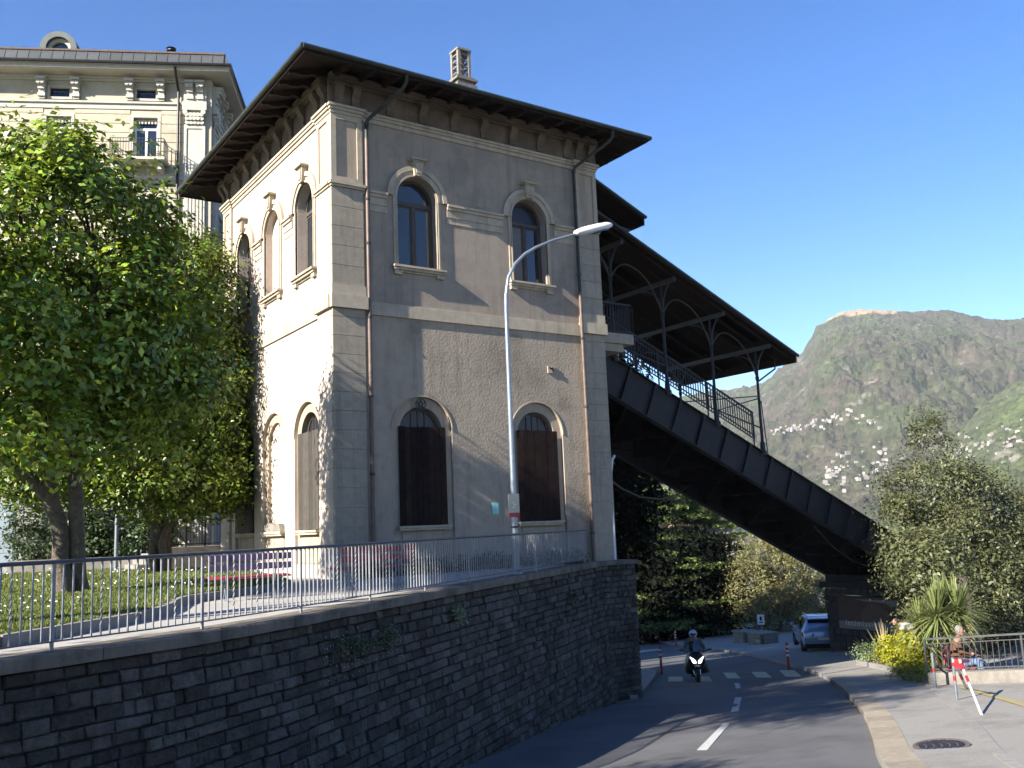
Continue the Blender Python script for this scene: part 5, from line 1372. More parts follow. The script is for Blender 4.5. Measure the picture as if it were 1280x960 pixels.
def hand(t, w, dirv, side, parent=None):
    w = Vector(w); d = Vector(dirv).normalized(); s = d.cross(Vector((0, 0, 1)));
    if s.length < .1: s = Vector((1, 0, 0))
    s.normalize(); s *= side; dn = Vector((0, 0, -1)); pts = [w, w+d*.05]; ed = [(0, 1)]; rd = [.026, (.038, .018)]
    for i in range(4):
        o = s*(-.027+.018*i); L = (.075, .085, .08, .062)[i]; a = w+d*.085+o; n = len(pts)
        pts += [a, a+d*L*.5+dn*.012, a+d*L*.85+dn*.045]; rd += [.0095, .0085, .007]; ed += [(1, n), (n, n+1), (n+1, n+2)]
    n = len(pts); pts += [w+d*.045-s*.045+dn*.01, w+d*.085-s*.052+dn*.03]; rd += [.011, .008]; ed += [(1, n), (n, n+1)]
    return skinned('hand', pts, ed, rd, M['skin'], t, 1)

# --- scooter and rider coming towards the camera
mp_ = gnd(870, 851); mp_.z += .0; mrz = facing(mp_)+R(6)
mo = thing('motor_scooter', 'large dark touring scooter with two bright headlights on the crosswalk', 'motorcycle', mp_, mrz)
def wheel(parent, c, r, w, nm='wheel'):
    b = MB(); pr = [(r*.72, -w/2), (r*.92, -w/2), (r, -w*.3), (r, w*.3), (r*.92, w/2), (r*.72, w/2)]; n = 24; vs = []
    for rr3, x in pr:
        for k in range(n): a = 2*PI*k/n; vs.append((c[0]+x, c[1]+rr3*math.cos(a), c[2]+rr3*math.sin(a)))
    m_ = len(pr); b.add(vs, [(i*n+k, i*n+(k+1) % n, ((i+1) % m_)*n+(k+1) % n, ((i+1) % m_)*n+k) for i in range(m_) for k in range(n)])
    w_ = b.obj(nm, M['tyre'], parent, local=True, smooth=True)
    q = MB()
    for k in range(5): a = 2*PI*k/5; q.beam((c[0], c[1], c[2]), (c[0], c[1]+r*.74*math.cos(a), c[2]+r*.74*math.sin(a)), w*.5, r*.16, (1, 0, 0))
    vs = [(c[0]+x, c[1]+r*rr4*math.cos(2*PI*k/20), c[2]+r*rr4*math.sin(2*PI*k/20)) for x, rr4 in ((-w*.35, .74), (w*.35, .74), (w*.35, .62), (-w*.35, .62)) for k in range(20)]
    q.add(vs, [(i*20+k, i*20+(k+1) % 20, ((i+1) % 4)*20+(k+1) % 20, ((i+1) % 4)*20+k) for i in range(4) for k in range(20)])
    q.obj('rim', M['chrome'], w_, local=True); return w_
S_ = SK
wheel(mo, (0, -.62*S_, .30*S_), .30*S_, .13*S_); wheel(mo, (0, .78*S_, .30*S_), .30*S_, .15*S_)
def loft(secs, n=None):
    """secs: list of rings (list of xyz) of equal length"""
    b = MB(); n = len(secs[0]); b.add([tuple(Vector(p)*S_) for s in secs for p in s], [(i*n+k, i*n+(k+1) % n, (i+1)*n+(k+1) % n, (i+1)*n+k) for i in range(len(secs)-1) for k in range(n)]+[tuple(reversed(range(n))), tuple(range((len(secs)-1)*n, len(secs)*n))]); return b
def ring(cx, cy, z, rx, ry, n=16, p=2.4):
    out = []
    for k in range(n):
        a = 2*PI*k/n; c, s = math.cos(a), math.sin(a); out.append((cx+rx*abs(c)**(2/p)*(1 if c > 0 else -1), cy+ry*abs(s)**(2/p)*(1 if s > 0 else -1), z))
    return out
loft([ring(0, -.62, .46, .07, .22), ring(0, -.62, .60, .09, .24), ring(0, -.60, .66, .05, .15)]).obj('front_mudguard', M['black'], mo, local=True, smooth=True)
MB().tube([(-.10*S_, -.62*S_, .3*S_), (-.10*S_, -.50*S_, .72*S_)], .025, 8).tube([(.10*S_, -.62*S_, .3*S_), (.10*S_, -.50*S_, .72*S_)], .025, 8).obj('fork', M['chrome'], mo, local=True)
loft([ring(0, -.42, .34, .12, .10), ring(0, -.46, .50, .24, .16), ring(0, -.52, .68, .30, .22), ring(0, -.56, .82, .30, .22), ring(0, -.50, .95, .22, .16), ring(0, -.44, 1.04, .14, .08)]).obj('front_fairing', M['black'], mo, local=True, smooth=True)
wind = MB(); vs = []
for z, w, y in ((1.00, .15, -.50), (1.15, .20, -.44), (1.30, .17, -.36), (1.36, .10, -.33)):
    for k in range(7): a = -1+2*k/6; vs.append((a*w*S_, (y+.06*a*a)*S_, z*S_))
n0 = len(vs); vs += [(x, y+.012, z) for x, y, z in vs]
wind.add(vs, [(i*7+k, i*7+k+1, (i+1)*7+k+1, (i+1)*7+k) for i in range(3) for k in range(6)]+[(n0+i*7+k, n0+i*7+k+7, n0+i*7+k+8, n0+i*7+k+1) for i in range(3) for k in range(6)])
wind.obj('windscreen', M['carglass'], mo, local=True, smooth=True)
for s in (-1, 1):
    b = MB(); pr = [(.035, .70), (.10, .685), (.155, .73), (.165, .79), (.22, .87), (.215, .90), (.165, .86), (.11, .83), (.05, .775)]
    b.prism([(s*x*S_, z*S_) for x, z in pr], [], 0, .04, lambda u, v, d: (u, -.775*S_-d+abs(u)*.35, v)); b.obj('headlight', M['headlight'], mo, local=True)
    MB().beam((s*.24*S_, -.44*S_, .98*S_), (s*.42*S_, -.46*S_, 1.10*S_), .02, .02).obj('mirror_stalk', M['black'], mo, local=True)
    b = MB(); b.prism([(s*(.38)*S_, 1.07*S_), (s*.54*S_, 1.09*S_), (s*.55*S_, 1.15*S_), (s*.42*S_, 1.16*S_)], [], 0, .05, lambda u, v, d: (u, -.47*S_-d, v)); mm_ = b.obj('mirror', M['black'], mo, local=True)
    b = MB(); b.prism([(s*(.40)*S_, 1.125*S_), (s*.53*S_, 1.13*S_), (s*.53*S_, 1.158*S_), (s*.43*S_, 1.16*S_)], [], .05, .053, lambda u, v, d: (u, -.47*S_-d, v)); b.obj('mirror_trim', M['chrome'], mm_, local=True)
MB().tube([(-.36*S_, -.30*S_, 1.02*S_), (-.1*S_, -.36*S_, 1.04*S_), (.1*S_, -.36*S_, 1.04*S_), (.36*S_, -.30*S_, 1.02*S_)], .018, 8).obj('handlebar', M['black'], mo, local=True)
loft([ring(0, .35, .30, .17, .75), ring(0, .35, .50, .22, .80), ring(0, .40, .70, .21, .72), ring(0, .42, .80, .16, .62)]).obj('body', M['black'], mo, local=True, smooth=True)
loft([ring(0, .35, .79, .17, .50), ring(0, .36, .87, .16, .48)]).obj('seat', M['black'], mo, local=True, smooth=True)
# lap apron hanging over the rider's knees
ap = loft([ring(-.02, -.10, .92, .26, .30), ring(0, -.14, .74, .34, .36), ring(.03, -.12, .52, .40, .38), ring(.06, -.08, .34, .43, .34), ring(.03, -.06, .27, .36, .28)]); ap.obj('lap_apron', M['black'], mo, local=True, smooth=True)
b = MB(); b.cbox((0, -.79*S_, .60*S_), .22*S_, .02, .06*S_); b.obj('front_badge', M['chrome'], mo, local=True)
ri = thing('person', 'rider in dark olive jacket and pale blue open helmet sitting on the scooter', 'person', mp_, mrz)
skinned('body', [(0, .12, .86), (0, .10, 1.05), (0, .05, 1.25), (0, .0, 1.40), (0, -.02, 1.50), (-.17, .02, 1.36), (-.30, -.08, 1.16), (-.34, -.28, 1.06), (.17, .02, 1.36), (.30, -.08, 1.16), (.34, -.28, 1.06), (-.14, -.12, .84), (-.20, -.34, .62), (-.19, -.30, .32), (.14, -.12, .84), (.20, -.34, .62), (.19, -.30, .32)],
        [(0, 1), (1, 2), (2, 3), (3, 4), (3, 5), (5, 6), (6, 7), (3, 8), (8, 9), (9, 10), (0, 11), (11, 12), (12, 13), (0, 14), (14, 15), (15, 16)],
        [.14, .13, .14, .10, .055, .07, .05, .04, .07, .05, .04, .09, .07, .05, .09, .07, .05], M['skin'], ri)
skinned('jacket', [(0, .13, .84), (0, .10, 1.05), (0, .05, 1.25), (0, .0, 1.39), (-.18, .02, 1.36), (-.31, -.08, 1.16), (-.335, -.25, 1.07), (.18, .02, 1.36), (.31, -.08, 1.16), (.335, -.25, 1.07)],
        [(0, 1), (1, 2), (2, 3), (3, 4), (4, 5), (5, 6), (3, 7), (7, 8), (8, 9)], [(.19, .15), (.18, .15), (.19, .16), (.13, .12), .095, .08, .062, .095, .08, .062], M['olive'], ri)
for s in (-1, 1): hand(ri, (s*.335, -.27, 1.05), (s*.05, -1, -.1), s)
hh2 = head(ri, (0, -.06, 1.53), None)
b = MB(); ell(b, (0, -.03, 1.57), .135, .155, .145, 16, 10); hm = b.obj('helmet', M['helmet'], ri, local=True, smooth=True)
for q in hm.data.vertices:
    if q.co.y < -.10*SK and q.co.z < 1.575*SK: q.co.y += (-.10*SK-q.co.y)*.75
b = MB(); ell(b, (0, -.10, 1.575), .11, .075, .055, 14, 8); b.obj('visor', M['carglass'], hm, local=True, smooth=True)

# --- blue-grey car seen from behind, half hidden by the pier
cp = at_d(1022, 800, 57.0); cp.z = gz(cp.x, cp.y)+PH; SCs = 1.22
crz = -R(44)
carT = thing('parked_car', 'light blue grey compact SUV parked on the footway, half hidden by the dark pier', 'car', cp, crz)
ST = [(-2.15, .38, .78, .70, .86, .92, .80, .94, .62), (-2.08, .30, .82, .70, .89, 1.00, .86, 1.10, .72), (-1.95, .28, .84, .70, .90, 1.02, .87, 1.24, .72), (-1.62, .26, .86, .72, .91, 1.02, .88, 1.54, .63), (-1.2, .26, .87, .72, .91, 1.01, .88, 1.61, .64),
      (-.2, .26, .87, .72, .91, 1.0, .88, 1.61, .64), (.45, .26, .87, .72, .91, .99, .88, 1.50, .62), (1.15, .26, .87, .70, .91, .97, .87, 1.06, .74), (1.8, .27, .86, .68, .90, .90, .84, .97, .66), (2.12, .30, .80, .62, .84, .78, .76, .84, .58), (2.22, .38, .70, .58, .74, .66, .68, .70, .5)]
def station(s):
    y, z0, w0, z1, w1, z2, w2, z3, w3 = s
    half = [(w0*.9, z0), (w0, z0+.08), (w1, z1), (w2, z2), (w3, z3-.04), (w3*.85, z3)]
    return [(x, y, z) for x, z in half]+[(-x, y, z) for x, z in reversed(half)]
b = MB(); rings = [station(s) for s in ST]; n = 12
b.add([tuple(Vector(p)*SCs) for r_ in rings for p in r_], [(i*n+k, i*n+(k+1) % n, (i+1)*n+(k+1) % n, (i+1)*n+k) for i in range(len(rings)-1) for k in range(n)]+[tuple(reversed(range(n))), tuple(range((len(rings)-1)*n, len(rings)*n))])
cb = b.obj('body', M['carblue'], carT, local=True, smooth=True)
def cq(pts, off): return [tuple((Vector(p)+Vector(off))*SCs) for p in pts]
def panel(name, pts, off, m):
    v = cq(pts, off)+cq(pts, [-.02*q for q in (Vector(off).normalized() if Vector(off).length else Vector((0, 0, 0)))]); k = len(pts)
    return MB().add(v, [tuple(range(k)), tuple(range(2*k-1, k-1, -1))]+[(i, (i+1) % k, k+(i+1) % k, k+i) for i in range(k)]).obj(name, m, carT, local=True)
panel('rear_window', [(-.66, -1.97, 1.12), (.66, -1.97, 1.12), (.58, -1.68, 1.47), (-.58, -1.68, 1.47)], (0, -.03, .02), M['carglass'])
for s in (-1, 1):
    panel('side_window', [(s*.865, -1.50, 1.04), (s*.86, -.62, 1.04), (s*.67, -.62, 1.50), (s*.67, -1.42, 1.47)], (s*.02, 0, .01), M['carglass'])
    panel('side_window', [(s*.86, -.54, 1.04), (s*.86, .36, 1.03), (s*.66, .30, 1.46), (s*.665, -.54, 1.51)], (s*.02, 0, .01), M['carglass'])
    panel('side_window', [(s*.86, .44, 1.03), (s*.855, .95, 1.02), (s*.70, .60, 1.36), (s*.665, .40, 1.45)], (s*.02, 0, .01), M['carglass'])
    panel('tail_light', [(s*.86, -2.06, .80), (s*.42, -2.14, .82), (s*.42, -2.13, .94), (s*.84, -2.03, .99)], (s*.015, -.03, 0), M['tail'])
    panel('tail_light_side', [(s*.895, -2.05, .80), (s*.895, -1.80, .86), (s*.885, -1.80, .97), (s*.875, -2.03, .98)], (s*.02, 0, 0), M['tail'])
    for y in (-1.32, 1.40): wheel(carT, (s*.80*SCs, y*SCs, .345*SCs), .345*SCs, .22*SCs)
    MB().beam((s*.58*SCs, -1.5*SCs, 1.655*SCs), (s*.58*SCs, .1*SCs, 1.655*SCs), .04, .04).obj('roof_rail', M['chrome'], carT, local=True)
    b = MB(); b.cbox((s*1.0*SCs, .72*SCs, 1.08*SCs), .2, .12, .16); b.obj('door_mirror', M['carblue'], carT, local=True, bevel=.03)
    panel('door_handle', [(s*.905, -.35, .86), (s*.905, -.15, .86), (s*.903, -.15, .89), (s*.903, -.35, .89)], (s*.02, 0, 0), M['chrome'])
panel('rear_bumper', [(-.84, -2.13, .30), (.84, -2.13, .30), (.86, -2.15, .50), (-.86, -2.15, .50)], (0, -.05, 0), M['black'])
panel('number_plate', [(-.26, -2.17, .66), (.26, -2.17, .66), (.26, -2.165, .77), (-.26, -2.165, .77)], (0, -.02, 0), M['white'])
MB().add(cq([(-.62, -1.62, 1.585), (.62, -1.62, 1.585), (.60, -1.84, 1.56), (-.60, -1.84, 1.56)], (0, 0, 0))+cq([(-.62, -1.62, 1.55), (.62, -1.62, 1.55), (.60, -1.84, 1.53), (-.60, -1.84, 1.53)], (0, 0, 0)), [(0, 1, 2, 3), (7, 6, 5, 4), (0, 4, 5, 1), (1, 5, 6, 2), (2, 6, 7, 3), (3, 7, 4, 0)]).obj('roof_spoiler', M['carblue'], carT, local=True)

# --- man in white bending over behind the shrubs
q = gnd(1146, 826); q.z += PH; dq = math.hypot(q.x, q.y)
wm = thing('person', 'person in white shirt and pale trousers bending forward behind the planting bed', 'person', q, facing(q)+R(-80))
skinned('body', [(0, .0, .92), (0, -.18, 1.10), (0, -.40, 1.20), (0, -.52, 1.22), (-.20, -.38, 1.16), (-.20, -.42, .88), (-.12, -.55, .70), (.20, -.38, 1.16), (.20, -.45, .90), (.12, -.60, .72), (-.11, .02, .86), (-.13, -.06, .48), (-.13, .02, .08), (-.13, -.12, .04), (.11, .02, .86), (.13, .02, .48), (.13, .12, .08), (.13, -.02, .04)],
        [(0, 1), (1, 2), (2, 3), (2, 4), (4, 5), (5, 6), (2, 7), (7, 8), (8, 9), (0, 10), (10, 11), (11, 12), (12, 13), (0, 14), (14, 15), (15, 16), (16, 17)],
        [.13, .12, .12, .05, .06, .042, .03, .06, .042, .03, .09, .06, .04, .04, .09, .06, .04, .04], M['skin'], wm)
skinned('shirt', [(0, .02, .94), (0, -.18, 1.12), (0, -.40, 1.20), (-.21, -.37, 1.17), (-.22, -.41, .95), (.21, -.37, 1.17), (.22, -.44, .97)], [(0, 1), (1, 2), (2, 3), (3, 4), (2, 5), (5, 6)], [(.18, .14), (.18, .15), (.18, .14), .10, .075, .10, .075], M['whitecloth'], wm)
skinned('trousers', [(0, .02, .93), (-.11, .02, .84), (-.14, -.06, .48), (-.13, .03, .12), (.11, .02, .84), (.14, .02, .48), (.13, .12, .12)], [(0, 1), (1, 2), (2, 3), (0, 4), (4, 5), (5, 6)], [(.17, .14), .12, .09, .075, .12, .09, .075], M['palecloth'], wm)
head(wm, (0, -.60, 1.27), 'hairdark')
hand(wm, (-.12, -.57, .68), (0, -.4, -1), 1); hand(wm, (.12, -.62, .70), (0, -.4, -1), -1)
b = MB(); b.cbox((-.15*SK, -.62*SK, .55*SK), .30, .12, .22); o = b.obj('bag', M['black'], None); o.location = q; o.rotation_euler = (0, 0, facing(q)+R(-80)); tag(o, 'small dark bag in the hand of the person in white', 'bag')

# --- seated man in a brown jacket on a red bench, side on
q = RP(.30, -.32, 1.25); q.z = gz(q.x, q.y)+PH-.06
rzs = math.atan2(LD.y, LD.x)+PI/2+R(6)             # faces along the wall to the right
ms = thing('person', 'grey haired man in brown jacket and jeans sitting side on behind the barrier', 'person', q, rzs)
skinned('body', [(0, .0, .50), (0, .03, .72), (0, .0, .92), (0, -.03, 1.04), (0, -.06, 1.14), (-.19, .0, .98), (-.24, -.10, .74), (-.16, -.34, .66), (.19, .0, .98), (.24, -.10, .74), (.16, -.34, .66), (-.10, -.10, .50), (-.13, -.46, .54), (-.13, -.50, .10), (-.13, -.64, .05), (.10, -.10, .50), (.13, -.48, .54), (.13, -.60, .12), (.13, -.74, .06)],
        [(0, 1), (1, 2), (2, 3), (3, 4), (3, 5), (5, 6), (6, 7), (3, 8), (8, 9), (9, 10), (0, 11), (11, 12), (12, 13), (13, 14), (0, 15), (15, 16), (16, 17), (17, 18)],
        [.14, .13, .13, .09, .055, .06, .045, .035, .06, .045, .035, .09, .065, .045, .04, .09, .065, .045, .04], M['skin'], ms)
skinned('jacket', [(0, .02, .50), (0, .05, .72), (0, .02, .92), (0, -.02, 1.02), (-.20, .0, .98), (-.26, -.10, .74), (-.17, -.30, .67), (.20, .0, .98), (.26, -.10, .74), (.17, -.30, .67)], [(0, 1), (1, 2), (2, 3), (3, 4), (4, 5), (5, 6), (3, 7), (7, 8), (8, 9)], [(.20, .17), (.20, .17), (.19, .16), (.12, .11), .095, .08, .06, .095, .08, .06], M['jacket'], ms)
skinned('trousers', [(0, .0, .50), (-.10, -.10, .50), (-.13, -.46, .54), (-.13, -.50, .14), (.10, -.10, .50), (.13, -.48, .54), (.13, -.60, .16)], [(0, 1), (1, 2), (2, 3), (0, 4), (4, 5), (5, 6)], [(.17, .13), .12, .095, .075, .12, .095, .075], M['jeans'], ms)
head(ms, (0, -.08, 1.24), 'hairgrey'); hand(ms, (-.15, -.36, .65), (.2, -1, -.1), 1); hand(ms, (.15, -.36, .65), (-.2, -1, -.1), -1)
sb = thing('garden_bench', 'red slatted bench under the seated man behind the low wall', 'bench', q, rzs)
for k in range(4): MB().cbox((0, (-.32+.16*k)*SK, .40*SK), 1.5*SK, .12, .035).obj('seat_slat', M['redpaint'], sb, local=True)
for k in range(2): MB().cbox((0, (.26+.03*k)*SK, (.58+.18*k)*SK), 1.5*SK, .03, .11).obj('backrest_slat', M['redpaint'], sb, local=True)
for s in (-1, 1): MB().beam((s*.6*SK, -.32*SK, .39*SK), (s*.6*SK, -.32*SK, 0), .05, .05).beam((s*.6*SK, .2*SK, 0), (s*.6*SK, .30*SK, .85*SK), .05, .05).beam((s*.6*SK, -.34*SK, .37*SK), (s*.6*SK, .2*SK, .37*SK), .04, .04).obj('leg_frame', M['iron'], sb, local=True)

# ================================================================== PALAZZO BEHIND THE TREES
PSC = .86; PC = Vector((14.0*PSC, 48.0*PSC, 1.25*(1-PSC))); prz = R(-26.5)
pal = thing('apartment_palace', 'tall cream apartment palace with slate roof edge and small iron balcony behind the trees', 'building', PC, prz); pal.scale = (PSC, PSC, PSC)
PM = lambda u, v, d: (u, -d, v)
wc = [-26.4, -21.8, -17.2, -12.6, -7.8, -3.4]; fl = [7.3, 11.9, 16.5, 21.1]
holes = [rect(x-.62, x+.62, z, z+2.6) for x in wc for z in fl]+[rect(x-.5, x+.5, 24.78, 25.30) for x in wc]
MB().prism(rect(-30, 0, 0, 26.0), holes, -.5, 0, PM).obj('wall', M['palazzo'], pal, local=True)
PSM = lambda u, v, d: (d, u, v)
PD = 5.5
sh_ = [rect(y-.6, y+.6, z, z+2.6) for y in (2.9,) for z in fl]
MB().prism(rect(.5, PD, 0, 26.0), sh_, -.5, 0, PSM).obj('wall', M['palazzo'], pal, local=True)
MB().box(-30, -29.5, .5, PD, 0, 26).obj('wall', M['palazzo'], pal, local=True)
MB().box(-29.5, -.5, PD-.5, PD-.01, 0, 26).obj('wall', M['palazzo'], pal, local=True)
MB().box(-29.5, -.5, .5, PD-.6, 25.4, 25.9).obj('attic_floor', M['palazzo'], pal, local=True)
def pwin(mp, x, z, w=.62, h=2.6, door=True):
    b = MB(); b.prism(rect(x-w, x+w, z, z+h), [rect(x-w+.10, x-.06, z+.12, z+h-.62), rect(x+.06, x+w-.10, z+.12, z+h-.62), rect(x-w+.10, x+w-.10, z+h-.5, z+h-.1)] if door else [rect(x-w+.08, x+w-.08, z+.08, z+h-.08)], -.32, -.24, mp)
    f = b.obj('window', M['white_frame'], pal, local=True)
    MB().prism(rect(x-w+.02, x+w-.02, z+.02, z+h-.02), [], -.30, -.29, mp).obj('pane', M['glass'], f, local=True)
    MB().prism(rect(x-w-.16, x+w+.16, z-.02, z+h+.16), [rect(x-w, x+w, z-.01, z+h)], 0, .05, mp).obj('window_surround', M['palazzo_trim'], pal, local=True)
    if door:
        c = MB()
        for k in range(7): c.prism(rect(x-w+.03+k*(2*w-.06)/7, x-w+.13+k*(2*w-.06)/7, z+h-.28, z+h-.06), [], -.2, -.12, mp)
        c.obj('lambrequin', M['palazzo_trim'], f, local=True)
for x in wc:
    for z in fl: pwin(PM, x, z)
    b = MB(); b.prism(rect(x-.5, x+.5, 24.78, 25.30), [rect(x-.42, x+.42, 24.85, 25.23)], -.2, -.12, PM)
    f = b.obj('attic_window', M['iron'], pal, local=True); MB().prism(rect(x-.48, x+.48, 24.8, 25.28), [], -.19, -.18, PM).obj('pane', M['glass'], f, local=True)
    g_ = MB()
    for k in range(5): g_.prism(arc(x-.34+k*.17, 25.04, .09, 0, 330, 8), [arc(x-.34+k*.17, 25.04, .06, 0, 330, 8)], -.16, -.14, PM)
    g_.obj('scroll_grille', M['iron'], f, local=True)
    MB().prism(rect(x-.62, x+.62, 24.66, 25.42), [rect(x-.5, x+.5, 24.78, 25.30)], 0, .05, PM).obj('window_surround', M['palazzo_trim'], pal, local=True)
for y in (2.9,):
    for z in fl: pwin(PSM, y, z)
cs = MB()
z = 6.2
while z < 23.9:
    segs = [-30]+[q for x in wc for q in (x-.8, x+.8)]+[-1.42]
    for i in range(0, len(segs), 2):
        cs.prism(rect(segs[i], segs[i+1], z+.015, z+.50), [], 0, .03, PM)
    z += .52
o = cs.obj('coursing', M['palazzo'], pal, local=True); tag(o, kind='stuff')
for z0, z1, d in ((24.15, 24.22, .07), (24.22, 24.45, .05), (24.451, 24.56, .14), (20.2, 20.45, .08), (20.451, 20.52, .12), (25.70, 25.80, .12), (25.801, 25.95, .20)):
    MB().prism(rect(-30, -1.42, z0, z1), [], 0, d, PM).obj('moulding', M['palazzo_trim'], pal, local=True)
    MB().prism(rect(1.4, PD, z0, z1), [], 0, d, PSM).obj('moulding', M['palazzo_trim'], pal, local=True)
def pbracket(mp, u):
    b = MB()
    for (w, z0, z1, d) in ((.16, 24.62, 24.74, .16), (.19, 24.74, 24.92, .24), (.15, 24.92, 25.12, .20), (.17, 25.12, 25.34, .30), (.20, 25.34, 25.56, .42), (.24, 25.56, 25.70, .52)):
        b.prism(rect(u-w, u+w, z0, z1), [], .03, d, mp)
    for s in (-1, 1): b.prism(arc(u+s*.1, 25.42, .10, 0, 330, 8), [], .4, .5, mp)
    b.obj('bracket', M['palazzo_trim'], pal, local=True)
for u in [q for x in wc[:-1] for q in (x-.86, x+.86)]+[-4.2, -2.6, -1.10, -.58]: pbracket(PM, u)
for u in (.55, 1.1, 2.2, 3.7, 5.0): pbracket(PSM, u)
def ppil(mp, a, c):
    MB().prism(rect(a, c, 0, 23.32), [rect(a+.14, c-.14, 20.7, 23.1)], 0, .12, mp).prism(rect(a+.13, c-.13, 20.65, 23.15), [], 0, .07, mp).obj('pilaster', M['palazzo_trim'], pal, local=True)
    f = MB()
    for k in range(5): f.prism(rect(a+.10+k*(c-a-.2)/5+.03, a+.10+(k+1)*(c-a-.2)/5-.03, 6.5, 20.1), [], .12, .16, mp)
    f.obj('flutes', M['palazzo_trim'], pal, local=True)
    k_ = MB(); rn = random.Random(4)
    for r_ in range(3):
        for k in range(5): u = a+.08+(c-a-.16)*(k+.5)/5; k_.prism(arc(u, 23.42+r_*.2, .12, 0, 330, 7), [], .05, .20+.05*r_+rn.uniform(0, .05), mp)
    for u in (a+.08, c-.08): k_.prism(arc(u, 23.95, .13, 0, 330, 8), [], .05, .34, mp)
    k_.obj('capital', M['palazzo_trim'], pal, local=True)
    MB().prism(rect(a-.08, c+.08, 24.10, 24.58), [], 0, .26, mp).prism(rect(a-.04, c+.04, 24.581, 25.70), [], 0, .12, mp).obj('entablature_block', M['palazzo_trim'], pal, local=True)
ppil(PM, -1.40, -.30); ppil(PSM, .30, 1.35)
MB().box(-30, 0.06, -.06, .0, 0, 5.9).obj('plinth', M['palazzo_base'], pal, local=True)
MB().box(.0, .06, .0, PD, 0, 5.9).obj('plinth', M['palazzo_base'], pal, local=True)
MB().box(-31, 1.05, -1.05, PD+.6, 25.96, 26.16).box(-31.1, 1.15, -1.15, PD+.7, 26.161, 26.26).obj('eave_cornice', M['palazzo_trim'], pal, local=True)
b = MB(); b.add([(-31.1, -1.1, 26.27), (1.1, -1.1, 26.27), (.85, -.85, 26.95), (-30.8, -.85, 26.95), (1.1, PD+.7, 26.27), (.85, PD+.4, 26.95), (-31.1, PD+.7, 26.27), (-30.8, PD+.4, 26.95), (-3, 2.4, 27.5), (-27, 2.4, 27.5), (-3, 3.2, 27.5), (-27, 3.2, 27.5)],
   [(0, 1, 2, 3), (1, 4, 5, 2), (4, 6, 7, 5), (6, 0, 3, 7), (3, 2, 8, 9), (2, 5, 10, 8), (5, 7, 11, 10), (7, 3, 9, 11), (8, 10, 11, 9)]); pr_ = b.obj('roof', M['slate'], pal, local=True)
x = -16.0
tm = MB().add([(0, -1.12, 26.285), (.55, -1.12, 26.285), (.55, -.87, 26.93), (0, -.87, 26.93), (0, -1.15, 26.30), (.55, -1.15, 26.30), (.55, -.90, 26.945), (0, -.90, 26.945)], [(0, 3, 2, 1), (4, 5, 6, 7), (0, 1, 5, 4), (1, 2, 6, 5), (2, 3, 7, 6), (3, 0, 4, 7)]).mesh('slate')
while x < .6: o = link('slate', tm, M['slate'], pr_, local=True); o.location = (x, 0, 0); x += .58
MB().box(-30, .85, -.95, -.75, 26.95, 27.05).obj('ridge_trim', M['rooft'], pr_, local=True)
MB().tube([(-31, -1.2, 26.24), (1.2, -1.2, 26.24), (1.2, PD+.7, 26.24)], .09, 8).obj('gutter', M['iron'], pal, local=True, smooth=True)
MB().tube([(-1.70, -1.15, 26.1), (-1.70, -.9, 25.8), (-1.70, -.16, 25.2), (-1.70, -.16, 0)], .07, 8).obj('downpipe', M['iron'], pal, local=True, smooth=True)
b = MB(); b.prism(arc(-7.68, 27.15, .92, -25, 205, 28)+arc(-7.68, 27.15, .62, 205, -25, 28), [], -1.6, .85, lambda u, v, d: (u, -d+.0, v)); dm = b.obj('dormer', M['zinc'], pal, local=True)
MB().prism(arc(-7.68, 27.15, .62, -25, 205, 24), [arc(-7.68, 27.15, .44, -25, 205, 24)], .4, .62, PM).obj('dormer_frame', M['palazzo_trim'], dm, local=True)
MB().prism(arc(-7.68, 27.15, .45, -25, 205, 24), [], .4, .46, PM).obj('pane', M['glass'], dm, local=True)
MB().lathe((-2.1, -.2, 27.1), [(.13, 0), (.13, .35), (.24, .36), (.24, .42), (.17, .43), (.17, .50), (.26, .51), (.1, .6)], 12).obj('roof_vent', M['iron'], pal, local=True)
# balcony
b = MB(); b.box(-4.95, -2.15, -1.15, 0, 20.92, 21.06); b.obj('balcony_slab', M['palazzo_trim'], pal, local=True)
for x in (-4.7, -2.6): MB().box(x, x+.25, -.85, 0, 20.5, 20.919).obj('balcony_bracket', M['palazzo_trim'], pal, local=True)
b = MB()
for (a, c) in (((-4.9, -1.1), (-2.2, -1.1)), ((-4.9, -1.1), (-4.9, 0)), ((-2.2, -1.1), (-2.2, 0))):
    for z in (21.15, 21.9, 22.08): b.beam((a[0], a[1], z), (c[0], c[1], z), .03, .03)
    L = math.hypot(c[0]-a[0], c[1]-a[1]); n = int(L/.13)
    for k in range(n+1): x, y = a[0]+(c[0]-a[0])*k/n, a[1]+(c[1]-a[1])*k/n; b.beam((x, y, 21.06), (x, y, 22.08), .02, .02)
o = b.obj('balcony_railing', M['iron'], pal, local=True)
bush('potted_plant', 'potted plant on the floor of the iron balcony', 'plant', [tuple(PC+Matrix.Rotation(prz, 3, 'Z')@(Vector((-2.6, -.7, 21.25))*PSC))+(.28, .28, .22)], 'ivy', 16, 20, .2, .09, .5, 77)
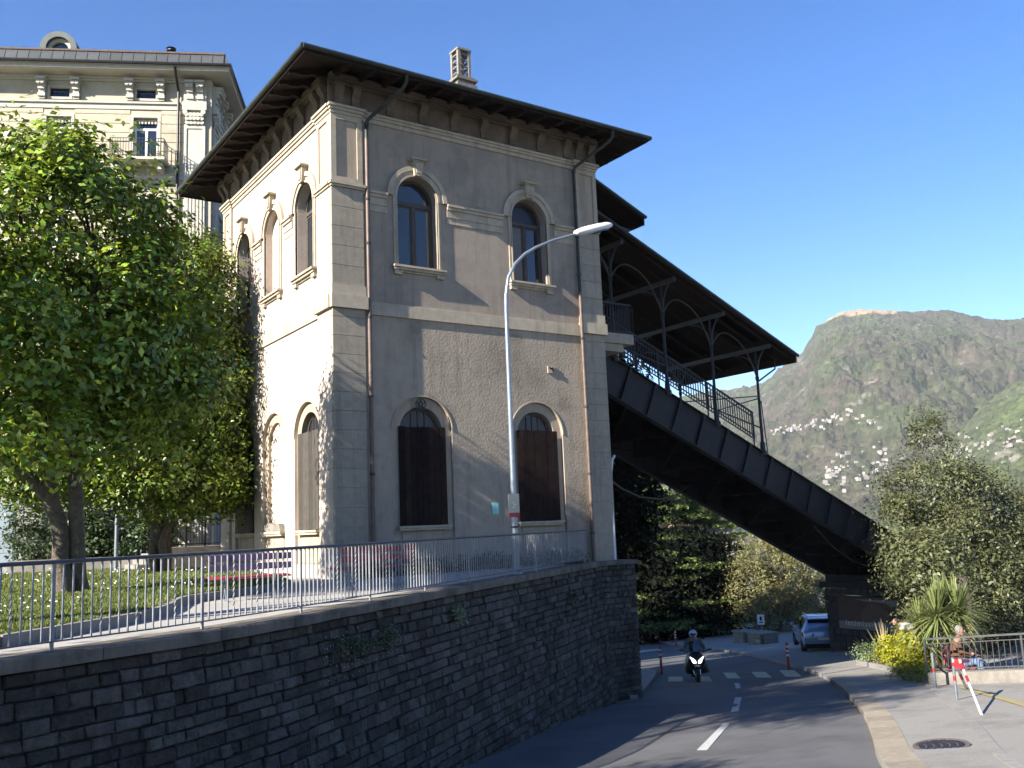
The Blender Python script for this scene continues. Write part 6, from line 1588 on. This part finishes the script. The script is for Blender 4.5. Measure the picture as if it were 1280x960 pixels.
# garage door and low window in the grey ground floor
MB().prism(rect(-12.2, -9.15, .35, 3.36), [], .06, .10, PM).obj('garage_door', mat('pale_garage_door', (.17, .21, .25), .6), pal, local=True)
for k in range(5): MB().prism(rect(-12.15, -9.2, .40+k*.59, .40+k*.59+.57), [], .10, .12, PM).obj('door_panel', bpy.data.materials['pale_garage_door'], pal, local=True)
b = MB(); b.prism(rect(-12.3, -9.1, 4.2, 5.6), [rect(-12.1, -9.3, 4.3, 5.5)], .06, .14, PM); f = b.obj('window', M['white_frame'], pal, local=True)
MB().prism(rect(-12.1, -9.3, 4.3, 5.5), [], .06, .08, PM).obj('pane', M['glass'], f, local=True)
MB().prism(rect(-12.4, -9.0, 3.9, 4.1), [], .06, .22, PM).obj('sill', M['palazzo_trim'], pal, local=True)
RZ = Matrix.Rotation(prz, 3, 'Z')
def PL(x, y, z): q = PC+RZ@(Vector((x, y, z))*PSC); return q
for i, (x, w, h, lab) in enumerate(((-8.3, .9, 5.6, 'tall dark ivy clad column beside the garage door'), (-6.0, .9, 4.0, 'dark climbing shrub against the grey ground floor behind the forked trunk'), (-4.9, .7, 2.4, 'small bush by the grey wall left of the garden lamp post'), (-2.8, 1.2, 3.6, 'leafy climbing shrub on the grey wall right of the garden lamp post'))):
    q = PL(x, -1.0, 0); bush('climbing_shrub', lab, 'shrub', [(q.x, q.y, h*f, w*(.7 if f > .7 else 1), w, h*.30) for f in (.25, .5, .78)], 'ivy', 200, 30, .45, .16, .6, 120+i)
a_, c_ = PL(-8.3, -2.9, 0), PL(-.6, -2.9, 0)
b = MB(); b.beam((a_.x, a_.y, .35), (c_.x, c_.y, .35), .35, .72); o = b.obj('garden_wall', M['concrete'], None); tag(o, 'low pale garden wall in front of the grey ground floor', 'wall')
p = at_d(145, 700, 37); b = MB(); b.tube([(p.x, p.y, 0), (p.x, p.y, 3.6)], [.075, .06], 10); o = b.obj('garden_lamp_post', M['galv'], None, smooth=True)
b2 = MB(); b2.lathe((p.x, p.y, 3.6), [(.10, 0), (.16, .08), (.22, .35), (.10, .5)], 12); c2 = b2.obj('lantern', M['lampwhite'], o, smooth=True); tag(o, 'slim grey lamp post at the back of the lawn reaching into the foliage', 'lamp post')
# steps and railing behind the far end of the house
stp = thing('garden_steps', 'concrete landing with steps and dark metal railing between tree and house', 'steps', (9.6, 37, 0))
MB().box(9.0, 11.6, 35.9, 38.6, -.02, 1.0).obj('landing_block', M['concrete'], stp)
for k in range(5): MB().box(8.9-.3*(k+1), 9.0-.3*k-.002, 36.1, 38.2, -.02, 1.0-.19*(k+1)).obj('step', M['concrete'], stp)
b = MB()
for x in (9.1, 9.7, 10.4, 11.2): b.beam((x, 35.98, 1.0), (x, 35.98, 2.15), .05, .05)
b.beam((9.1, 35.98, 2.15), (11.5, 35.98, 1.9), .06, .05).beam((9.1, 35.98, 1.1), (11.5, 35.98, 1.1), .03, .03).beam((9.1, 35.98, 2.1), (9.7, 35.98, 1.1), .03, .03)
b.obj('railing', M['iron'], stp)
b = MB()
for k in range(16):
    b.beam((9.75+k*.11, 35.98, 1.1), (9.75+k*.11, 35.98, 2.05), .012, .012)
b.obj('railing_mesh', M['iron'], stp)
MB().beam((9.05, 35.95, 1.0), (9.05, 35.95, 2.6), .09, .09).obj('gate_post', M['galv'], stp)

# ================================================================== MOUNTAIN, NEAR HILL, HOUSES
CREST = [(34, 5.0), (42, 6.8), (45.5, 7.5), (49.7, 7.8), (50.8, 8.68), (52.03, 9.38), (52.64, 10.17), (53.07, 10.93), (53.64, 11.15), (54.39, 11.53), (55.48, 11.68), (57.1, 11.39), (58.4, 11.14), (60.45, 10.96), (61.4, 10.51), (62.4, 10.16), (63.9, 9.99), (70, 9.6), (80, 8), (92, 5)]
HILL = [(50, -1), (55.2, .1), (57, 1.6), (59.2, 3.35), (61.5, 5.6), (63.6, 6.9), (68, 8.6), (80, 9), (92, 6)]
def lerp(tab, a):
    if a <= tab[0][0]: return tab[0][1]
    for (x0, y0), (x1, y1) in zip(tab, tab[1:]):
        if a <= x1: t = (a-x0)/(x1-x0); return y0+(y1-y0)*t
    return tab[-1][1]
def fbm(x, y, s, o=4): return noise.fractal(Vector((x/s, y/s, 3.7)), 1.0, 2.0, o)
def mt_z(x, y, tab, r0, rc, zf, rough):
    r = math.hypot(x, y); a = math.degrees(math.atan2(x, y)); H = EYE.z+rc*math.tan(R(lerp(tab, a)))
    t = (r-r0)/(rc-r0)
    if t < 0: return zf+t*60
    if t <= 1: s = .62*t+.38*t*t*(3-2*t); e_ = math.sin(PI*min(t, 1))**.7; k = s+rough*fbm(x, y, 520)*e_-.32*rough*(1-abs(fbm(x+999, y, 210)))**3*e_+.18*rough*fbm(x, y+77, 70)*e_; z = zf+(H-zf)*min(k, .02+.98*t**.78)
    else: z = H-(t-1)*(H-zf)*.6
    return z
def m_z(x, y): return mt_z(x, y, CREST, 1250, 3250, -45, .16)
def h_z(x, y): return mt_z(x, y, HILL, 850, 1900, -45, .12)
def heightfield(name, f, a0, a1, da, rs, m, bump, kind='structure'):
    na = int((a1-a0)/da)+1; vs = []
    for r in rs:
        for k in range(na):
            a = R(a0+(a1-a0)*k/(na-1)); x, y = r*math.sin(a), r*math.cos(a); z = f(x, y)
            z += bump*(noise.noise(Vector((x/22, y/22, 0)))+.8*noise.noise(Vector((x/9, y/9, 5))))
            vs.append((x, y, z))
    nr = len(rs); fs = [(i*na+k, i*na+k+1, (i+1)*na+k+1, (i+1)*na+k) for i in range(nr-1) for k in range(na-1)]
    b = MB(); b.v = vs; b.f = fs; o = b.obj(name, m, None, fix=False, smooth=False); return tag(o, kind=kind)
def forest_mat(name, c1, c2, c3, rock, zt):
    m_ = mat(name, c1, .95, c2, .012, detail=9, coords='Object', col3=c3, scale3=.0045, spread3=(.47, .60), spread=(.40, .60), spec=.1)
    t = m_.node_tree; N = t.nodes; L = t.links; b = N['Principled BSDF']; src = b.inputs['Base Color'].links[0].from_socket
    tc = N.new('ShaderNodeTexCoord')
    # dark specks between crowns
    vo = N.new('ShaderNodeTexVoronoi'); vo.inputs['Scale'].default_value = .085; L.new(tc.outputs['Object'], vo.inputs['Vector'])
    hs = N.new('ShaderNodeHueSaturation'); mr = N.new('ShaderNodeMapRange'); mr.inputs[3].default_value = .5; mr.inputs[4].default_value = 1.5; L.new(vo.outputs['Color'], mr.inputs[0]); L.new(mr.outputs[0], hs.inputs['Value']); L.new(src, hs.inputs['Color'])
    # bare rock streaks
    nz = N.new('ShaderNodeTexNoise'); nz.inputs['Scale'].default_value = .011; nz.inputs['Detail'].default_value = 10; nz.inputs['Roughness'].default_value = .72
    mpg = N.new('ShaderNodeMapping'); mpg.inputs['Scale'].default_value = (1, 1, 2.2); mpg.inputs['Location'].default_value = (50, 0, 0); L.new(tc.outputs['Object'], mpg.inputs['Vector']); L.new(mpg.outputs[0], nz.inputs['Vector'])
    r1 = N.new('ShaderNodeMapRange'); r1.inputs[1].default_value = .60; r1.inputs[2].default_value = .67; r1.inputs[4].default_value = .8; L.new(nz.outputs['Fac'], r1.inputs[0])
    mx = N.new('ShaderNodeMix'); mx.data_type = 'RGBA'; L.new(r1.outputs[0], mx.inputs['Factor']); L.new(hs.outputs['Color'], mx.inputs['A']); mx.inputs['B'].default_value = (*rock, 1)
    out = mx.outputs['Result']
    if zt:
        sx = N.new('ShaderNodeSeparateXYZ'); L.new(tc.outputs['Object'], sx.inputs[0]); n2 = N.new('ShaderNodeTexNoise'); n2.inputs['Scale'].default_value = .012; L.new(tc.outputs['Object'], n2.inputs['Vector'])
        ma = N.new('ShaderNodeMath'); ma.operation = 'MULTIPLY_ADD'; ma.inputs[1].default_value = 60; L.new(n2.outputs['Fac'], ma.inputs[0]); L.new(sx.outputs['Z'], ma.inputs[2])
        r2_ = N.new('ShaderNodeMapRange'); r2_.inputs[1].default_value = zt+26; r2_.inputs[2].default_value = zt+34; L.new(ma.outputs[0], r2_.inputs[0])
        m2 = N.new('ShaderNodeMix'); m2.data_type = 'RGBA'; L.new(r2_.outputs[0], m2.inputs['Factor']); L.new(out, m2.inputs['A']); m2.inputs['B'].default_value = (.20, .145, .09, 1); out = m2.outputs['Result']
    bp = N.new('ShaderNodeBump'); bp.inputs['Strength'].default_value = .6; bp.inputs['Distance'].default_value = 6
    vd = N.new('ShaderNodeTexVoronoi'); vd.inputs['Scale'].default_value = .085; L.new(tc.outputs['Object'], vd.inputs['Vector']); iv = N.new('ShaderNodeMath'); iv.operation = 'MULTIPLY'; iv.inputs[1].default_value = -1
    L.new(vd.outputs['Distance'], iv.inputs[0]); L.new(iv.outputs[0], bp.inputs['Height']); L.new(bp.outputs['Normal'], b.inputs['Normal'])
    L.new(out, b.inputs['Base Color']); return m_
def frange(a, b, s):
    o = []
    while a < b: o.append(a); a += s
    return o
rs = frange(1150, 3230, 10)+frange(3232, 3290, 8)+[3400, 3700]
heightfield('mountain', m_z, 42, 72, .11, rs, forest_mat('mountain_forest', (.027, .032, .015), (.050, .041, .030), (.038, .048, .019), (.17, .155, .135), 640), 9)
heightfield('near_hill', h_z, 52, 74, .16, frange(830, 1900, 8)+[1910, 1930, 2000, 2200], forest_mat('hill_forest', (.032, .042, .018), (.046, .05, .026), (.05, .064, .024), (.15, .14, .12), 0), 8)
def march(px, py):
    r = ray(px, py); r = r/math.hypot(r.x, r.y); k = 800.0
    while k < 3300:
        x, y = r.x*k, r.y*k; z = EYE.z+r.z*k
        if z < h_z(x, y): return (x, y, h_z(x, y), 'h', k)
        if k > 1200 and z < m_z(x, y): return (x, y, m_z(x, y), 'm', k)
        k += 8
    return None
random.seed(99)
hw = []
for (w, d, h, roofm) in ((14, 10, 7, 'houser'), (18, 12, 9, 'houser'), (24, 12, 12, 'housew'), (11, 9, 6, 'housew')):
    b = MB(); b.box(-w/2, w/2, -d/2, d/2, -6, h); me = b.mesh('house')
    me.materials.append(M['housew'])
    r_ = MB(); r_.add([(-w/2-.6, -d/2-.6, h), (w/2+.6, -d/2-.6, h), (w/2+.6, d/2+.6, h), (-w/2-.6, d/2+.6, h), (-w/4, 0, h+2.4), (w/4, 0, h+2.4)], [(0, 1, 5, 4), (1, 2, 5), (2, 3, 4, 5), (3, 0, 4), (0, 3, 2, 1)])
    rm = r_.mesh('roof'); rm.materials.append(M[roofm])
    wb = MB()
    for k in range(int(w/4)):
        for z in frange(1.5, h-1.5, 3): wb.box(-w/2+1.5+k*4, -w/2+3+k*4, -d/2-.15, -d/2+.1, z, z+1.5)
    wm_ = wb.mesh('windows'); wm_.materials.append(M['glass'])
    hw.append((me, rm, wm_))
REG = [((962, 1098), lambda x: 543-(x-962)*.17 if x < 1060 else 526+(x-1060)*.08, 5, 58, 'small pale house in the village strung along the shoulder of the mountain', 'mountainside village houses'),
       ((1030, 1110), lambda x: 600-(x-1030)*.25, 32, 52, 'small pale house of the lower town between the viaduct and the tall evergreen', 'lower town houses'),
       ((1176, 1280), lambda x: 572-(x-1176)*.22, 20, 78, 'small pale house on the slope above the right hand trees', 'houses on the right slope'),
       ((960, 1280), lambda x: 560, 90, 12, 'scattered pale house far off among the woods', 'scattered far houses')]
used_ = []
for (xa, xb), fy, sp2, cnt, lab, grp in REG:
    k = 0; tr = 0
    while k < cnt and tr < cnt*8:
        tr += 1; px = random.uniform(xa, xb); py = fy(px)+random.gauss(0, sp2*.5 if sp2 < 90 else 34)
        if any(abs(px-a)+abs(py-b) < 3.2 for a, b in used_): continue
        hit = march(px, py)
        if hit is None: continue
        used_.append((px, py))
        x, y, z, kk, dd = hit; i = random.randrange(4); s = (.42 if kk == 'm' else .28)*random.uniform(.5, 1.05)*(1.1 if dd > 2300 else 1)
        root = bpy.data.objects.new('house', hw[i][0]); COL.objects.link(root); root.location = (x, y, z+1.0); root.rotation_euler = (0, 0, -math.atan2(x, y)+random.uniform(-.9, .9)); root.scale = (s, s, s)
        tag(root, lab, 'house', grp)
        for q, nm in ((hw[i][1], 'roof'),):
            c = bpy.data.objects.new(nm, q); COL.objects.link(c); c.parent = root
        k += 1
# two pale houses seen through the dark trees across the street
for i, (px, py, d, w, lab) in enumerate(((800, 735, 112, 9, 'pale house glimpsed through the cedars beside the buttress'), (880, 690, 125, 8, 'pale house glimpsed through the branches under the viaduct'))):
    q = at_d(px, py, d); zb = gz(q.x, q.y)-1; t = thing('house', lab, 'house', (q.x, q.y, zb), facing(q)+.3); H = q.z-zb+3
    MB().box(-w/2, w/2, 0, 9, 0, H).obj('wall', M['housew'], t, local=True)
    MB().add([(-w/2-.6, -.6, H), (w/2+.6, -.6, H), (w/2+.6, 9.6, H), (-w/2-.6, 9.6, H), (-w/4, 4.5, H+2.4), (w/4, 4.5, H+2.4)], [(0, 1, 5, 4), (1, 2, 5), (2, 3, 4, 5), (3, 0, 4), (0, 3, 2, 1)]).obj('roof', M['houser'], t, local=True)
    for k in range(3):
        for z in frange(1.5, H-2, 3): MB().box(-w/2+1+k*2.8, -w/2+2.2+k*2.8, -.06, .05, z, z+1.6).obj('window', M['glass'], t, local=True)
# haze
HAZE = 0.00006
if HAZE:
    b = MB(); b.box(-6300, 6300, -6300, 6300, -62, 705); hz = b.obj('haze', None); hm_ = bpy.data.materials.new('haze_air'); hm_.use_nodes = True; t = hm_.node_tree
    t.nodes.remove(t.nodes['Principled BSDF']); pv = t.nodes.new('ShaderNodeVolumePrincipled'); pv.inputs['Density'].default_value = HAZE; pv.inputs['Color'].default_value = (.80, .88, 1, 1); pv.inputs['Anisotropy'].default_value = 0.0
    t.links.new(pv.outputs[0], t.nodes['Material Output'].inputs['Volume']); hz.data.materials.append(hm_); tag(hz, kind='stuff')
